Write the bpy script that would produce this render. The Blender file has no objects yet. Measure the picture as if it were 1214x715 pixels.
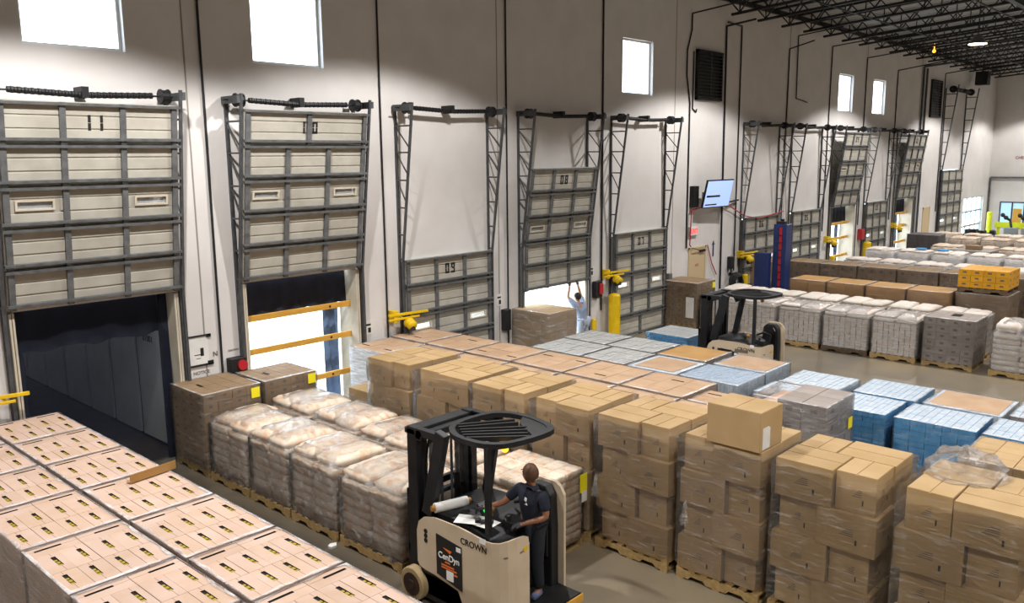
import bpy, bmesh, math, random
from mathutils import Vector, Matrix
random.seed(7)
SC = bpy.context.scene
COL = SC.collection
PI = math.pi

# ------------------------------------------------------------------ camera, world, exposure, lamps
cam_d = bpy.data.cameras.new('camera'); cam = bpy.data.objects.new('camera', cam_d); COL.objects.link(cam)
cam_d.sensor_width = 36.0; cam_d.lens = 29.465; cam_d.clip_end = 300; cam_d.clip_start = 0.05
_f = Vector((0.7249, 0.6674, -0.1704)).normalized()
_r = Vector((0.6761, -0.7366, -0.0095)); _r = (_r - _f * _r.dot(_f)).normalized(); _u = _r.cross(_f)
cam.matrix_world = Matrix(((_r.x, _u.x, -_f.x, 0), (_r.y, _u.y, -_f.y, -13.306), (_r.z, _u.z, -_f.z, 5.0), (0, 0, 0, 1)))
SC.camera = cam
VS = SC.view_settings
VS.view_transform = 'Standard'; VS.look = 'None'; VS.gamma = 1.0; VS.use_curve_mapping = False
VS.exposure = 0.0
W = bpy.data.worlds.new('world'); SC.world = W; W.use_nodes = True
_bg = W.node_tree.nodes['Background']; _bg.inputs[0].default_value = (0.74, 0.87, 1.0, 1); _bg.inputs[1].default_value = 7.0
LAMP_POWER = 1560.0
LAMP_Z = 8.55
def lamp(x, y, k=1.0):
    d = bpy.data.lights.new('high_bay_light', 'SPOT'); d.energy = LAMP_POWER*k; d.color = (1.0, 0.97, 0.94)
    d.spot_size = math.radians(136); d.spot_blend = 0.2; d.shadow_soft_size = 0.16
    o = bpy.data.objects.new('high_bay_light', d); o.location = (x, y, LAMP_Z); COL.objects.link(o)
for _x, _k in ((-8, 1), (4.2, 1.15), (10.2, .85), (22.0, 1), (33.5, 1), (45.0, 1), (54.0, .9)): lamp(_x, -4.2, _k)
for _x, _k in ((3.2, 1.05), (12.0, 1), (22.0, 1), (33.5, 1), (45.0, 1), (54.0, 1)): lamp(_x, -13.0, _k)
for _x in (10.5, 22.0, 33.5, 45.0): lamp(_x, -23.0); lamp(_x, -34.0)

# ------------------------------------------------------------------ helpers
class MB:
    def __init__(s): s.v = []; s.f = []; s.m = []
    def add(s, vs, fs, m=0):
        n = len(s.v); s.v += [tuple(p) for p in vs]
        for f in fs: s.f.append(tuple(i + n for i in f)); s.m.append(m)
        return s
    def box(s, x0, x1, y0, y1, z0, z1, m=0):
        return s.add([(x0,y0,z0),(x1,y0,z0),(x1,y1,z0),(x0,y1,z0),(x0,y0,z1),(x1,y0,z1),(x1,y1,z1),(x0,y1,z1)],
                     [(0,3,2,1),(4,5,6,7),(0,1,5,4),(1,2,6,5),(2,3,7,6),(3,0,4,7)], m)
    def bar(s, p, q, w, h, m=0, up=(0,0,1)):
        p = Vector(p); q = Vector(q); d = (q - p).normalized(); u = Vector(up)
        if abs(d.dot(u)) > .98: u = Vector((0,1,0))
        a = d.cross(u).normalized() * (w/2); b = a.cross(d).normalized() * (h/2)
        vs = [p-a-b, p+a-b, p+a+b, p-a+b, q-a-b, q+a-b, q+a+b, q-a+b]
        return s.add(vs, [(0,1,2,3),(7,6,5,4),(4,5,1,0),(5,6,2,1),(6,7,3,2),(7,4,0,3)], m)
    def cyl(s, p, q, r, n=10, m=0, r2=None):
        p = Vector(p); q = Vector(q); d = (q - p).normalized(); r2 = r if r2 is None else r2
        a = d.cross(Vector((0,0,1)) if abs(d.z) < .9 else Vector((1,0,0))).normalized(); b = d.cross(a)
        vs = [p + (a*math.cos(2*PI*i/n) + b*math.sin(2*PI*i/n))*r for i in range(n)] + [q + (a*math.cos(2*PI*i/n) + b*math.sin(2*PI*i/n))*r2 for i in range(n)]
        return s.add(vs, [(i, (i+1) % n, n+(i+1) % n, n+i) for i in range(n)] + [tuple(range(n-1,-1,-1)), tuple(range(n, 2*n))], m)
    def tube(s, pts, r, n=6, m=0):
        for a, b in zip(pts, pts[1:]): s.cyl(a, b, r, n, m)
        return s
    def prism(s, pts, axis, a, b, m=0):
        def P(u, v, w): return {'x': (w,u,v), 'y': (u,w,v), 'z': (u,v,w)}[axis]
        n = len(pts); vs = [P(u,v,a) for u,v in pts] + [P(u,v,b) for u,v in pts]
        return s.add(vs, [(i,(i+1)%n,n+(i+1)%n,n+i) for i in range(n)] + [tuple(range(n-1,-1,-1)), tuple(range(n,2*n))], m)
    def sphere(s, c, r, nu=10, nv=6, m=0, sz=1.0):
        vs = [(c[0], c[1], c[2]-r*sz)]
        for j in range(1, nv):
            t = -PI/2 + PI*j/nv
            vs += [(c[0]+r*math.cos(t)*math.cos(2*PI*i/nu), c[1]+r*math.cos(t)*math.sin(2*PI*i/nu), c[2]+r*sz*math.sin(t)) for i in range(nu)]
        vs.append((c[0], c[1], c[2]+r*sz)); fs = []
        for i in range(nu):
            fs.append((0, 1+(i+1)%nu, 1+i)); fs.append((len(vs)-1, len(vs)-1-nu+i, len(vs)-1-nu+(i+1)%nu))
        for j in range(nv-2):
            for i in range(nu):
                a = 1+j*nu; fs.append((a+i, a+(i+1)%nu, a+nu+(i+1)%nu, a+nu+i))
        return s.add(vs, fs, m)
    def mesh(s, name, mats, smooth=False, bevel=0, seg=1):
        me = bpy.data.meshes.new(name); me.from_pydata(s.v, [], s.f); me.polygons.foreach_set('material_index', s.m)
        for k in (mats if isinstance(mats, (list, tuple)) else [mats]): me.materials.append(k)
        bm = bmesh.new(); bm.from_mesh(me)
        bmesh.ops.recalc_face_normals(bm, faces=bm.faces)
        if bevel: bmesh.ops.bevel(bm, geom=bm.edges[:], offset=bevel, segments=seg, profile=.5, affect='EDGES')
        bm.to_mesh(me); bm.free()
        if smooth: me.polygons.foreach_set('use_smooth', [True]*len(me.polygons))
        me.update(); return me
def place(name, me, parent=None, loc=(0,0,0), rot=(0,0,0), kind=None, label=None):
    o = bpy.data.objects.new(name, me); COL.objects.link(o); o.location = loc; o.rotation_euler = rot
    if parent is not None: o.parent = parent
    if kind: o['kind'] = kind
    if label: o['label'] = label
    return o
def thing(name, label, cat, loc=(0,0,0), rz=0, group=None, me=None):
    o = place(name, me, None, loc, (0,0,rz)); o['label'] = label; o['category'] = cat
    if group: o['group'] = group
    return o
def struct(name, me=None, loc=(0,0,0), label=None):
    return place(name, me, None, loc, kind='structure', label=label)
_cache = {}
def cached(key, fn):
    if key not in _cache: _cache[key] = fn()
    return _cache[key]
def text_mesh(txt, size, mat_, depth=.002):
    def mk():
        c = bpy.data.curves.new('lettering', 'FONT'); c.body = txt; c.size = size; c.extrude = depth; c.offset = size*.015; c.align_x = 'CENTER'; c.align_y = 'CENTER'
        o = bpy.data.objects.new('tmp_text', c); COL.objects.link(o)
        dg = bpy.context.evaluated_depsgraph_get(); me = bpy.data.meshes.new_from_object(o.evaluated_get(dg))
        bpy.data.objects.remove(o); me.materials.clear(); me.materials.append(mat_); return me
    return cached(('text', txt, size, mat_.name), mk)

SEG = {'0':'abcdef','1':'bc','2':'abged','3':'abgcd','4':'fgbc','5':'afgcd','6':'afgedc','7':'abc','8':'abcdefg','9':'abcdfg'}
def stencil_mesh(txt, h, mat_):
    """block stencil numerals, upright in X-Z, centred"""
    def mk():
        mb = MB(); w = h*.52; t = h*.19; gap = h*.26; x = -(len(txt)*w+(len(txt)-1)*gap)/2; g = h*.02
        for ch in txt:
            for s in SEG[ch]:
                r = {'a':(0,w,h/2-t,h/2),'d':(0,w,-h/2,-h/2+t),'g':(t*.6,w-t*.6,-t/2,t/2),'b':(w-t,w,g,h/2),'c':(w-t,w,-h/2,-g),'f':(0,t,g,h/2),'e':(0,t,-h/2,-g)}[s]
                mb.box(x+r[0], x+r[1], -.001, .001, r[2], r[3])
            x += w+gap
        return mb.mesh('numerals', mat_)
    return cached(('num', txt, h), mk)

# ------------------------------------------------------------------ materials
def lin(h):
    h = h.lstrip('#'); c = [int(h[i:i+2], 16)/255 for i in (0,2,4)]
    return tuple(x/12.92 if x <= .04045 else ((x+.055)/1.055)**2.4 for x in c) + (1,)
def new_mat(name):
    m = bpy.data.materials.new(name); m.use_nodes = True; nt = m.node_tree
    return m, nt, nt.nodes['Principled BSDF']
def paint(name, c1, c2=None, rough=.6, metal=0.0, scale=6.0, stretch=(1,1,1), rand=0.0, bump=0.0, detail=4.0, world=False, lo=.35, hi=.65, coat=0.0):
    m, nt, b = new_mat(name); N = nt.nodes; L = nt.links
    b.inputs['Roughness'].default_value = rough; b.inputs['Metallic'].default_value = metal
    if coat: b.inputs['Coat Weight'].default_value = coat
    if c2 is None and not rand and not bump:
        b.inputs['Base Color'].default_value = lin(c1); return m
    tc = N.new('ShaderNodeTexCoord'); mp = N.new('ShaderNodeMapping'); mp.inputs['Scale'].default_value = stretch
    if world:
        g = N.new('ShaderNodeNewGeometry'); L.new(g.outputs['Position'], mp.inputs['Vector'])
    else: L.new(tc.outputs['Object'], mp.inputs['Vector'])
    oi = N.new('ShaderNodeObjectInfo')
    no = N.new('ShaderNodeTexNoise'); no.noise_dimensions = '4D'; no.inputs['Scale'].default_value = scale; no.inputs['Detail'].default_value = detail
    mul = N.new('ShaderNodeMath'); mul.operation = 'MULTIPLY'; mul.inputs[1].default_value = 37.0
    L.new(oi.outputs['Random'], mul.inputs[0]); L.new(mul.outputs[0], no.inputs['W']); L.new(mp.outputs[0], no.inputs['Vector'])
    mr = N.new('ShaderNodeMapRange'); mr.inputs['From Min'].default_value = lo; mr.inputs['From Max'].default_value = hi; L.new(no.outputs['Fac'], mr.inputs['Value'])
    mx = N.new('ShaderNodeMix'); mx.data_type = 'RGBA'; mx.inputs[6].default_value = lin(c1); mx.inputs[7].default_value = lin(c2 or c1); L.new(mr.outputs[0], mx.inputs[0])
    col = mx.outputs[2]
    if rand:
        hs = N.new('ShaderNodeHueSaturation'); r2 = N.new('ShaderNodeMapRange'); r2.inputs['To Min'].default_value = 1-rand; r2.inputs['To Max'].default_value = 1+rand
        L.new(oi.outputs['Random'], r2.inputs['Value']); L.new(r2.outputs[0], hs.inputs['Value']); L.new(col, hs.inputs['Color']); col = hs.outputs[0]
    L.new(col, b.inputs['Base Color'])
    if bump:
        bp = N.new('ShaderNodeBump'); bp.inputs['Strength'].default_value = bump; bp.inputs['Distance'].default_value = .02
        L.new(no.outputs['Fac'], bp.inputs['Height']); L.new(bp.outputs[0], b.inputs['Normal'])
    return m
def film_mat(name, base, peak, stretch=(1.2,1.2,9.0), tint=(.92,.93,.96,1), lo=.52, hi=.72, rough=.22, gloss=.75, nscale=3.2):
    m, nt, b = new_mat(name); N = nt.nodes; L = nt.links
    b.inputs['Base Color'].default_value = tint; b.inputs['Roughness'].default_value = rough
    tc = N.new('ShaderNodeTexCoord'); mp = N.new('ShaderNodeMapping'); mp.inputs['Scale'].default_value = stretch; mp.inputs['Rotation'].default_value = (.25,.2,0)
    L.new(tc.outputs['Object'], mp.inputs['Vector'])
    oi = N.new('ShaderNodeObjectInfo'); mul = N.new('ShaderNodeMath'); mul.operation = 'MULTIPLY'; mul.inputs[1].default_value = 53.0; L.new(oi.outputs['Random'], mul.inputs[0])
    no = N.new('ShaderNodeTexNoise'); no.noise_dimensions = '4D'; no.inputs['Scale'].default_value = nscale; no.inputs['Detail'].default_value = 6; no.inputs['Roughness'].default_value = .62; no.inputs['Distortion'].default_value = .5
    L.new(mp.outputs[0], no.inputs['Vector']); L.new(mul.outputs[0], no.inputs['W'])
    mr = N.new('ShaderNodeMapRange'); mr.inputs['From Min'].default_value = lo; mr.inputs['From Max'].default_value = hi; mr.inputs['To Min'].default_value = base; mr.inputs['To Max'].default_value = peak
    L.new(no.outputs['Fac'], mr.inputs['Value'])
    bp = N.new('ShaderNodeBump'); bp.inputs['Strength'].default_value = 1.0; bp.inputs['Distance'].default_value = .035; L.new(no.outputs['Fac'], bp.inputs['Height']); L.new(bp.outputs[0], b.inputs['Normal'])
    gl = N.new('ShaderNodeBsdfGlossy'); gl.inputs['Roughness'].default_value = .13; L.new(bp.outputs[0], gl.inputs['Normal'])
    t0 = N.new('ShaderNodeBsdfTransparent'); trx = N.new('ShaderNodeMixShader'); fr = N.new('ShaderNodeFresnel'); fr.inputs['IOR'].default_value = 1.5; L.new(bp.outputs[0], fr.inputs['Normal'])
    fm = N.new('ShaderNodeMath'); fm.operation = 'MULTIPLY'; fm.inputs[1].default_value = gloss; L.new(fr.outputs[0], fm.inputs[0]); L.new(fm.outputs[0], trx.inputs[0])
    L.new(t0.outputs[0], trx.inputs[1]); L.new(gl.outputs[0], trx.inputs[2]); tr = trx
    mx = N.new('ShaderNodeMixShader'); out = N['Material Output']
    L.new(mr.outputs[0], mx.inputs[0]); L.new(tr.outputs[0], mx.inputs[1]); L.new(b.outputs[0], mx.inputs[2]); L.new(mx.outputs[0], out.inputs[0])
    return m
def veil_mat(name, color, alpha, rough=.8):
    m, nt, b = new_mat(name); N = nt.nodes; L = nt.links
    b.inputs['Base Color'].default_value = lin(color); b.inputs['Roughness'].default_value = rough
    tr = N.new('ShaderNodeBsdfTransparent'); mx = N.new('ShaderNodeMixShader'); mx.inputs[0].default_value = alpha
    L.new(tr.outputs[0], mx.inputs[1]); L.new(b.outputs[0], mx.inputs[2]); L.new(mx.outputs[0], N['Material Output'].inputs[0]); return m
def emit_mat(name, color, s):
    m, nt, b = new_mat(name); b.inputs['Base Color'].default_value = lin(color); b.inputs['Emission Color'].default_value = lin(color); b.inputs['Emission Strength'].default_value = s; return m

M = {}
M['wall'] = paint('wall_paint', '#dbd8d6', '#d1cdca', .75, scale=1.3, world=True, lo=.3, hi=.7)
M['floor'] = paint('concrete_floor', '#7a7368', '#94866e', .24, scale=.55, world=True, detail=9, lo=.33, hi=.68)
def shaded_lane(m):  # shade of the left aisle painted into the floor colour, broken up by noise
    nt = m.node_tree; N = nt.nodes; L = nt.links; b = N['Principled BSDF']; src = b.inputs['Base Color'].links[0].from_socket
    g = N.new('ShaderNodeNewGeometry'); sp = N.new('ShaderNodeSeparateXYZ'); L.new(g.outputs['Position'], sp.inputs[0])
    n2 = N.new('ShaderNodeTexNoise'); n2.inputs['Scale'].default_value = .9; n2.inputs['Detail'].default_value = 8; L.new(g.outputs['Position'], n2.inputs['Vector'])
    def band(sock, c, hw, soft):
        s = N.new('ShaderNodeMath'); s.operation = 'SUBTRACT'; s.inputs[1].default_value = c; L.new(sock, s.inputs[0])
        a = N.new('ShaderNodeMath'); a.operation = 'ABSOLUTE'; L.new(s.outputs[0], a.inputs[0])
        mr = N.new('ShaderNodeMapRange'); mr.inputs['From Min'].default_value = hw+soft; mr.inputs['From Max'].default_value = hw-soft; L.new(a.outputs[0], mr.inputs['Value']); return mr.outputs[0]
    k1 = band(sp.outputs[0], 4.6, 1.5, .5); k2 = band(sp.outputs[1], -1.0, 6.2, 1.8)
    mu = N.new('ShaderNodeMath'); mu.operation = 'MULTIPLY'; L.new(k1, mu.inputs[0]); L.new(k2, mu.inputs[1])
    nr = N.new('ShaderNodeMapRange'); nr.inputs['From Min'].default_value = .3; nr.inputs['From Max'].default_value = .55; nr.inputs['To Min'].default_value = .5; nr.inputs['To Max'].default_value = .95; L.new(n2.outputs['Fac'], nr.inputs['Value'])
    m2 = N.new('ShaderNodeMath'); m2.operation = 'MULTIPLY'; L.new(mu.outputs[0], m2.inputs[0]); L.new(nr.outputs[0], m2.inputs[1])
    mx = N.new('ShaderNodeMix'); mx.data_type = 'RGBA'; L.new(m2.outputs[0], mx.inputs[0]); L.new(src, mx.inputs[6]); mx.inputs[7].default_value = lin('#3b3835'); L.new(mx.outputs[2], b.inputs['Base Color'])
shaded_lane(M['floor'])
M['ceiling'] = paint('roof_deck', '#b2b4b6', '#a2a4a7', .6, scale=2, world=True)
M['steel'] = paint('dark_steel', '#1d1e21', '#292a2d', .5, .3, scale=4)
M['galv'] = paint('galvanised_steel', '#77797b', '#5f6264', .42, .35, scale=9, stretch=(1,1,1))
M['galvd'] = paint('weathered_track_steel', '#57595c', '#45474b', .5, .3, scale=7)
M['door'] = paint('door_enamel', '#b9b5aa', '#a9a498', .55, scale=3, rand=.04)
M['black'] = paint('black_rubber', '#121214', '#1b1b1d', .55, scale=8)
M['blackp'] = paint('black_paint', '#1a1a1c', '#242427', .35, .2, scale=6)
M['yellow'] = paint('yellow_paint', '#e8c400', '#d8b000', .45, scale=5)
M['lime'] = paint('lime_yellow_paint', '#d9e021', '#c8d010', .45, scale=5)
M['bar'] = paint('amber_wood_bar', '#d9a53f', '#c9923a', .55, scale=6, stretch=(1,8,8))
M['navy'] = paint('navy_fabric', '#161b2b', '#20263a', .85, scale=5)
M['bluegrey'] = paint('blue_grey_fabric', '#5c7396', '#4b6083', .8, scale=4)
M['screen'] = veil_mat('navy_mesh_screen', '#10162a', .5)
M['white'] = paint('white_sheet', '#e6e5e2', '#d7d6d2', .6, scale=4)
M['trailer'] = paint('trailer_panel', '#ecece8', '#dcdcd6', .5, scale=2)
M['red'] = paint('red_plastic', '#b3202a', None, .4)
M['redprint'] = paint('red_print', '#c8303a', None, .6)
M['ink'] = paint('black_print', '#1c1a18', None, .7)
M['greyink'] = paint('grey_print', '#6b6154', None, .7)
M['glass'] = veil_mat('window_glass', '#dfeaf2', .07, .05)
M['beige'] = paint('beige_enamel', '#cdbba2', '#c3b096', .42, scale=5, lo=.3, hi=.7)
M['doorbeige'] = paint('beige_door_paint', '#cbb58f', None, .5)
M['cream'] = paint('cream_jamb', '#cfc6b4', '#c0b6a2', .6, scale=3)
M['tan'] = paint('pink_tan_cardboard', '#caafa0', '#bfa28c', .8, scale=3, rand=.05)
M['tanb'] = paint('tan_cardboard', '#bb9d80', '#b09072', .8, scale=3, rand=.05)
M['crease'] = paint('cardboard_crease', '#8a6a4e', None, .9)
M['kraft'] = paint('kraft_cardboard', '#b5986f', '#a98c60', .78, scale=2.5, rand=.06)
M['kraftd'] = paint('dull_brown_cardboard', '#957c5e', '#886f53', .8, scale=2.5, rand=.06)
M['orange'] = paint('orange_kraft_cardboard', '#b38a50', '#a57c43', .7, scale=2.5, rand=.05)
M['ycarton'] = paint('golden_yellow_carton', '#d79d10', '#c88c06', .6, scale=3, rand=.05)
M['greycarton'] = paint('grey_white_carton', '#9d928b', '#8f837c', .7, scale=3, rand=.07)
M['darkcarton'] = paint('dark_grey_carton', '#615a5c', '#544d50', .7, scale=3, rand=.07)
M['slot'] = paint('dark_slot', '#191410', None, .9)
M['slotyel'] = paint('olive_yellow_print', '#a08a1c', None, .7)
M['tape'] = paint('packing_tape', '#ad7b34', '#a06f2b', .3, scale=4)
M['bagw'] = paint('paper_sack_pale', '#d6cfc6', '#cdb39a', .62, scale=5, stretch=(1,1,1.5), rand=.05, bump=.25, lo=.5, hi=.75)
M['bago'] = paint('paper_sack_peach', '#dbcdbb', '#cf9f74', .55, scale=4.5, stretch=(2.4,1.6,1.6), rand=.06, bump=.35, lo=.47, hi=.72)
M['bagg'] = paint('paper_sack_white', '#e0dbd6', '#cfb49c', .6, scale=6, stretch=(1,1,2), rand=.05, bump=.2, lo=.42, hi=.75)
M['blue'] = paint('blue_carton', '#4aa3d8', '#388fc6', .5, scale=6, stretch=(3,3,1), rand=.05)
M['bluetop'] = paint('pale_blue_white_top', '#c9d4de', '#aebccb', .45, scale=14, rand=.03)
M['paletop'] = paint('grey_white_top', '#b9bab8', '#a5a7a6', .5, scale=16, rand=.03)
M['paletop2'] = paint('blue_grey_can_top', '#aab9ca', '#8c9db2', .4, scale=20, rand=.03)
M['greenstrip'] = paint('green_tray', '#66805f', None, .6)
M['redstrip'] = paint('red_tray', '#b5705a', None, .6)
M['wood'] = paint('pallet_wood', '#b59a68', '#a0814e', .8, scale=4, stretch=(1,6,6), rand=.12)
M['wooddk'] = paint('pallet_wood_dark', '#6a5640', '#55442f', .85, scale=4, stretch=(1,6,6), rand=.1)
M['film'] = film_mat('stretch_film', .025, .34, lo=.55, hi=.76, rough=.16)
M['filmh'] = film_mat('stretch_film_heavy', .08, .5, lo=.5, hi=.74, rough=.18)
M['filmw'] = film_mat('stretch_film_white', .38, .8, lo=.35, hi=.65, rough=.3)
M['films'] = film_mat('sack_film', .05, .42, stretch=(1.6,1.6,2.2), lo=.5, hi=.74, rough=.2, gloss=1.25, nscale=5)
M['filmlip'] = film_mat('stretch_film_lip', .12, .75, lo=.42, hi=.68, rough=.25)
M['ylabel'] = paint('yellow_label', '#efe01a', None, .5)
M['skin'] = paint('skin', '#96674d', '#86583f', .5, scale=5)
M['skin2'] = paint('skin_light', '#a97d63', None, .5)
M['shirt'] = paint('navy_shirt', '#151a28', '#1d2334', .85, scale=8)
M['trouser'] = paint('dark_trousers', '#10131c', '#181c27', .85, scale=8)
M['hair'] = paint('short_dark_hair', '#241a15', None, .8)
M['glove'] = paint('dark_work_glove', '#2b2c33', '#383a42', .8, scale=10)
M['shoe'] = paint('grey_shoe', '#7d7a76', '#3c4f86', .7, scale=14)
M['greyshirt'] = paint('grey_blue_shirt', '#8a97b0', '#96a3bb', .85, scale=6)
M['greytrouser'] = paint('grey_trousers', '#9aa3b2', '#a6afbd', .85, scale=6)
M['amber'] = emit_mat('amber_beacon', '#ffae2a', 3.0)
M['tv'] = emit_mat('tv_screen', '#9db6ea', .9)
M['lampglow'] = emit_mat('lamp_diffuser', '#fff3dc', 12.0)
M['exit'] = emit_mat('exit_red', '#ff3030', 1.0)
M['apron'] = paint('concrete_apron', '#d5d3cc', '#c9c6bd', .8, scale=1.0, world=True)
M['tyre'] = paint('tan_tyre', '#b7a27a', '#a28c63', .7, scale=6)
M['hub'] = paint('rusty_hub', '#4a362c', '#3a2b25', .6, .4, scale=9)
M['bluemast'] = paint('blue_machine_paint', '#22356b', '#1b2c5c', .4, scale=3)
M['orangeprint'] = paint('orange_print', '#d9702a', None, .6)
M['wprint'] = paint('white_print', '#e8e8e6', None, .6)
M['greenled'] = emit_mat('green_display', '#3fe06a', 1.2)
# ------------------------------------------------------------------ room shell
WX0, WX1, WZ = -24.0, 57.0, 9.85
PITCH = 3.66
def DL(k): return 7.37 + PITCH*(k-1)           # left wall rail of dock bay k
DOORW = 2.63
WINS = [(0.72,2.16), (4.35,5.79), (7.96,9.40), (18.86,20.30), (33.37,34.83), (37.05,38.49)]
BAYS = [0,1,2,3,4,6,7,8,9,10]
holes = [(a,b,6.63,8.07) for a,b in WINS] + [(DL(k)+.08, DL(k)+DOORW-.08, 0.0, 2.86) for k in BAYS]
TALL = (47.0, 50.7); GLASSD = (51.9, 56.0)
holes += [(TALL[0]+.1, TALL[1]-.1, 0, 4.1), (GLASSD[0], GLASSD[1], 0, 2.45)]
def wall_mesh():
    xs = sorted({WX0, WX1} | {h[0] for h in holes} | {h[1] for h in holes}); zs = sorted({0.0, 11.0} | {h[2] for h in holes} | {h[3] for h in holes})
    solid = {}
    for i in range(len(xs)-1):
        for j in range(len(zs)-1):
            cx = (xs[i]+xs[i+1])/2; cz = (zs[j]+zs[j+1])/2
            solid[i,j] = not any(a < cx < b and c < cz < d for a,b,c,d in holes)
    vs = {}; V = []; F = []
    def vid(x, y, z):
        k = (round(x,4), y, round(z,4))
        if k not in vs: vs[k] = len(V); V.append(k)
        return vs[k]
    T = .24
    for (i,j), s in solid.items():
        if not s: continue
        x0,x1,z0,z1 = xs[i],xs[i+1],zs[j],zs[j+1]
        F.append((vid(x0,0,z0),vid(x1,0,z0),vid(x1,0,z1),vid(x0,0,z1))); F.append((vid(x1,T,z0),vid(x0,T,z0),vid(x0,T,z1),vid(x1,T,z1)))
        for di,dj,e in ((-1,0,(x0,z0,x0,z1)),(1,0,(x1,z1,x1,z0)),(0,-1,(x1,z0,x0,z0)),(0,1,(x0,z1,x1,z1))):
            if not solid.get((i+di,j+dj), False):
                F.append((vid(e[0],0,e[1]),vid(e[2],0,e[3]),vid(e[2],T,e[3]),vid(e[0],T,e[1])))
    mb = MB(); mb.v = V; mb.f = F; mb.m = [0]*len(F); return mb.mesh('wall_back', M['wall'])
struct('wall_back', wall_mesh())
YF = -46.0
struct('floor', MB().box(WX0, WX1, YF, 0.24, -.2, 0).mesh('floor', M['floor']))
struct('wall_right', MB().box(WX1, WX1+.24, YF, 0.24, 0, 14).mesh('wall_right', M['wall']))
struct('wall_left', MB().box(WX0-.24, WX0, YF, 0.24, 0, 14).mesh('wall_left', M['wall']))
struct('wall_front', MB().box(WX0, WX1, YF-.24, YF, 0, 14).mesh('wall_front', M['wall']))
# tilt-up panel joints: thin recess-coloured sealant strips
jm = MB()
for x in (6.72, 14.02, 21.48, 28.9, 36.2, 43.2): jm.box(x-.012, x+.012, -.006, 0, 0, 9.7)
struct('trim_1', jm.mesh('joint_sealant', paint('joint_sealant', '#8f8981', None, .8)))
# corrugated roof deck rising away from the wall, bar joists below it
SL = .076
def roof_z(y): return 9.86 - y*SL
def deck_mesh():
    mb = MB(); y0, y1 = .24, YF; n = 0; x = WX0
    while x < WX1:
        a, b, c, d = x, x+.15, x+.2, x+.35
        for p, q, u, w in ((a,b,0,0),(b,c,0,.045),(c,d,.045,.045),(d,d+.05,.045,0)):
            mb.add([(p,y0,roof_z(y0)+u),(q,y0,roof_z(y0)+w),(q,y1,roof_z(y1)+w),(p,y1,roof_z(y1)+u)], [(0,1,2,3)])
        x += .4
    return mb.mesh('ceiling', M['ceiling'])
struct('ceiling', deck_mesh())
struct('trim_2', MB().box(WX0, WX1, -.09, 0, 9.62, 9.76).mesh('roof_ledger', M['steel']))
def joist_chords():
    # top chord angle pair following the slope; local origin on the wall line
    return None
JL = 17.0
def jmesh(kind):
    mb = MB(); z = lambda y, d: 9.80 - y*SL - d
    if kind == 'top': mb.bar((0,-.02,z(-.02,.03)), (0,-JL,z(-JL,.03)), .11, .07)
    elif kind == 'bottom': mb.bar((0,-.25,z(-.25,.62)), (0,-JL,z(-JL,.62)), .10, .07)
    else:
        y = -.05; up = True; pts = []
        while y > -JL: pts.append((0, y, z(y, .06 if up else .6))); y -= .46; up = not up
        for p, q in zip(pts, pts[1:]): mb.bar(p, q, .035, .035)
        for i in range(0, len(pts)-2, 4): mb.bar((0, pts[i+1][1], z(pts[i+1][1], .05)), pts[i+1], .03, .03)
    return mb.mesh('joist_'+kind, M['steel'])
jtop, jbot, jweb = jmesh('top'), jmesh('bottom'), jmesh('web')
JX = [24.2 + 1.72*i for i in range(19)]
for i, x in enumerate(JX):
    j = struct('roof_joist', None, (x, 0, 0))
    place('top_chord', jtop, j); place('bottom_chord', jbot, j); place('web_rod', jweb, j, kind='stuff')
bm_ = MB()
for y in (-2.6, -5.6, -9.0, -12.6): bm_.bar((23, y, 9.80-y*SL-.63), (56.9, y, 9.80-y*SL-.63), .04, .04)
struct('trim_3', bm_.mesh('joist_bridging', M['steel']))
gm = MB()
for y in (-7.4,): 
    zt = 9.8-y*SL
    gm.bar((20, y, zt-.72), (56.9, y, zt-.72), .16, .1); gm.bar((20, y, zt-1.4), (56.9, y, zt-1.4), .16, .1)
    x = 20.0; up = True
    while x < 56: gm.bar((x, y, zt-(.75 if up else 1.38)), (x+.86, y, zt-(1.38 if up else .75)), .06, .06); x += .86; up = not up
g_ = struct('roof_girder', gm.mesh('roof_girder', M['steel']))

# ------------------------------------------------------------------ high windows
def window(n, x0, x1):
    w = struct('window_%d' % n, None, ((x0+x1)/2, 0, 7.35)); h = (x1-x0)/2; v = .72
    f = MB()
    for a in ((-h,-h+.05,-v,v),(h-.05,h,-v,v),(-h+.05,h-.05,-v,-v+.05),(-h+.05,h-.05,v-.05,v)): f.box(a[0],a[1],.10,.17,a[2],a[3])
    place('window_frame', f.mesh('window_frame', M['white']), w)
    place('glass_pane', MB().box(-h+.05,h-.05,.13,.137,-v+.05,v-.05).mesh('glass_pane', M['glass']), w)
for i, (a, b) in enumerate(WINS): window(i+1, a, b)

# ------------------------------------------------------------------ dock doors
SECH = .584; LEAN0 = 2.88; LEANK = .42/3.12
def ytrack(z): return -.13 - LEANK*max(0, z-LEAN0)
def section_mesh(lite):
    mb = MB(); hw = 1.25
    lx = (-1.06,-.60,.60,1.06); z0, z1 = .27, .37
    if lite:
        for a,b in ((-hw,lx[0]),(lx[1],lx[2]),(lx[3],hw)): mb.box(a,b,0,.04,0,.5838)
        for a,b in ((lx[0],lx[1]),(lx[2],lx[3])): mb.box(a,b,0,.04,0,z0); mb.box(a,b,0,.04,z1,.5838)
        for c,d in ((.03,.2),(.42,.55)): mb.box(-hw,hw,-.014,0,c,d)
        mb.box(-.5,.5,-.014,0,.225,.40)
    else:
        mb.box(-hw,hw,0,.04,0,.5838)
        for c,d in ((.03,.19),(.215,.375),(.40,.56)): mb.box(-hw,hw,-.014,0,c,d)
    return mb.mesh('door_section', M['door'], bevel=.004)
sec_plain, sec_lite = section_mesh(False), section_mesh(True)
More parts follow.
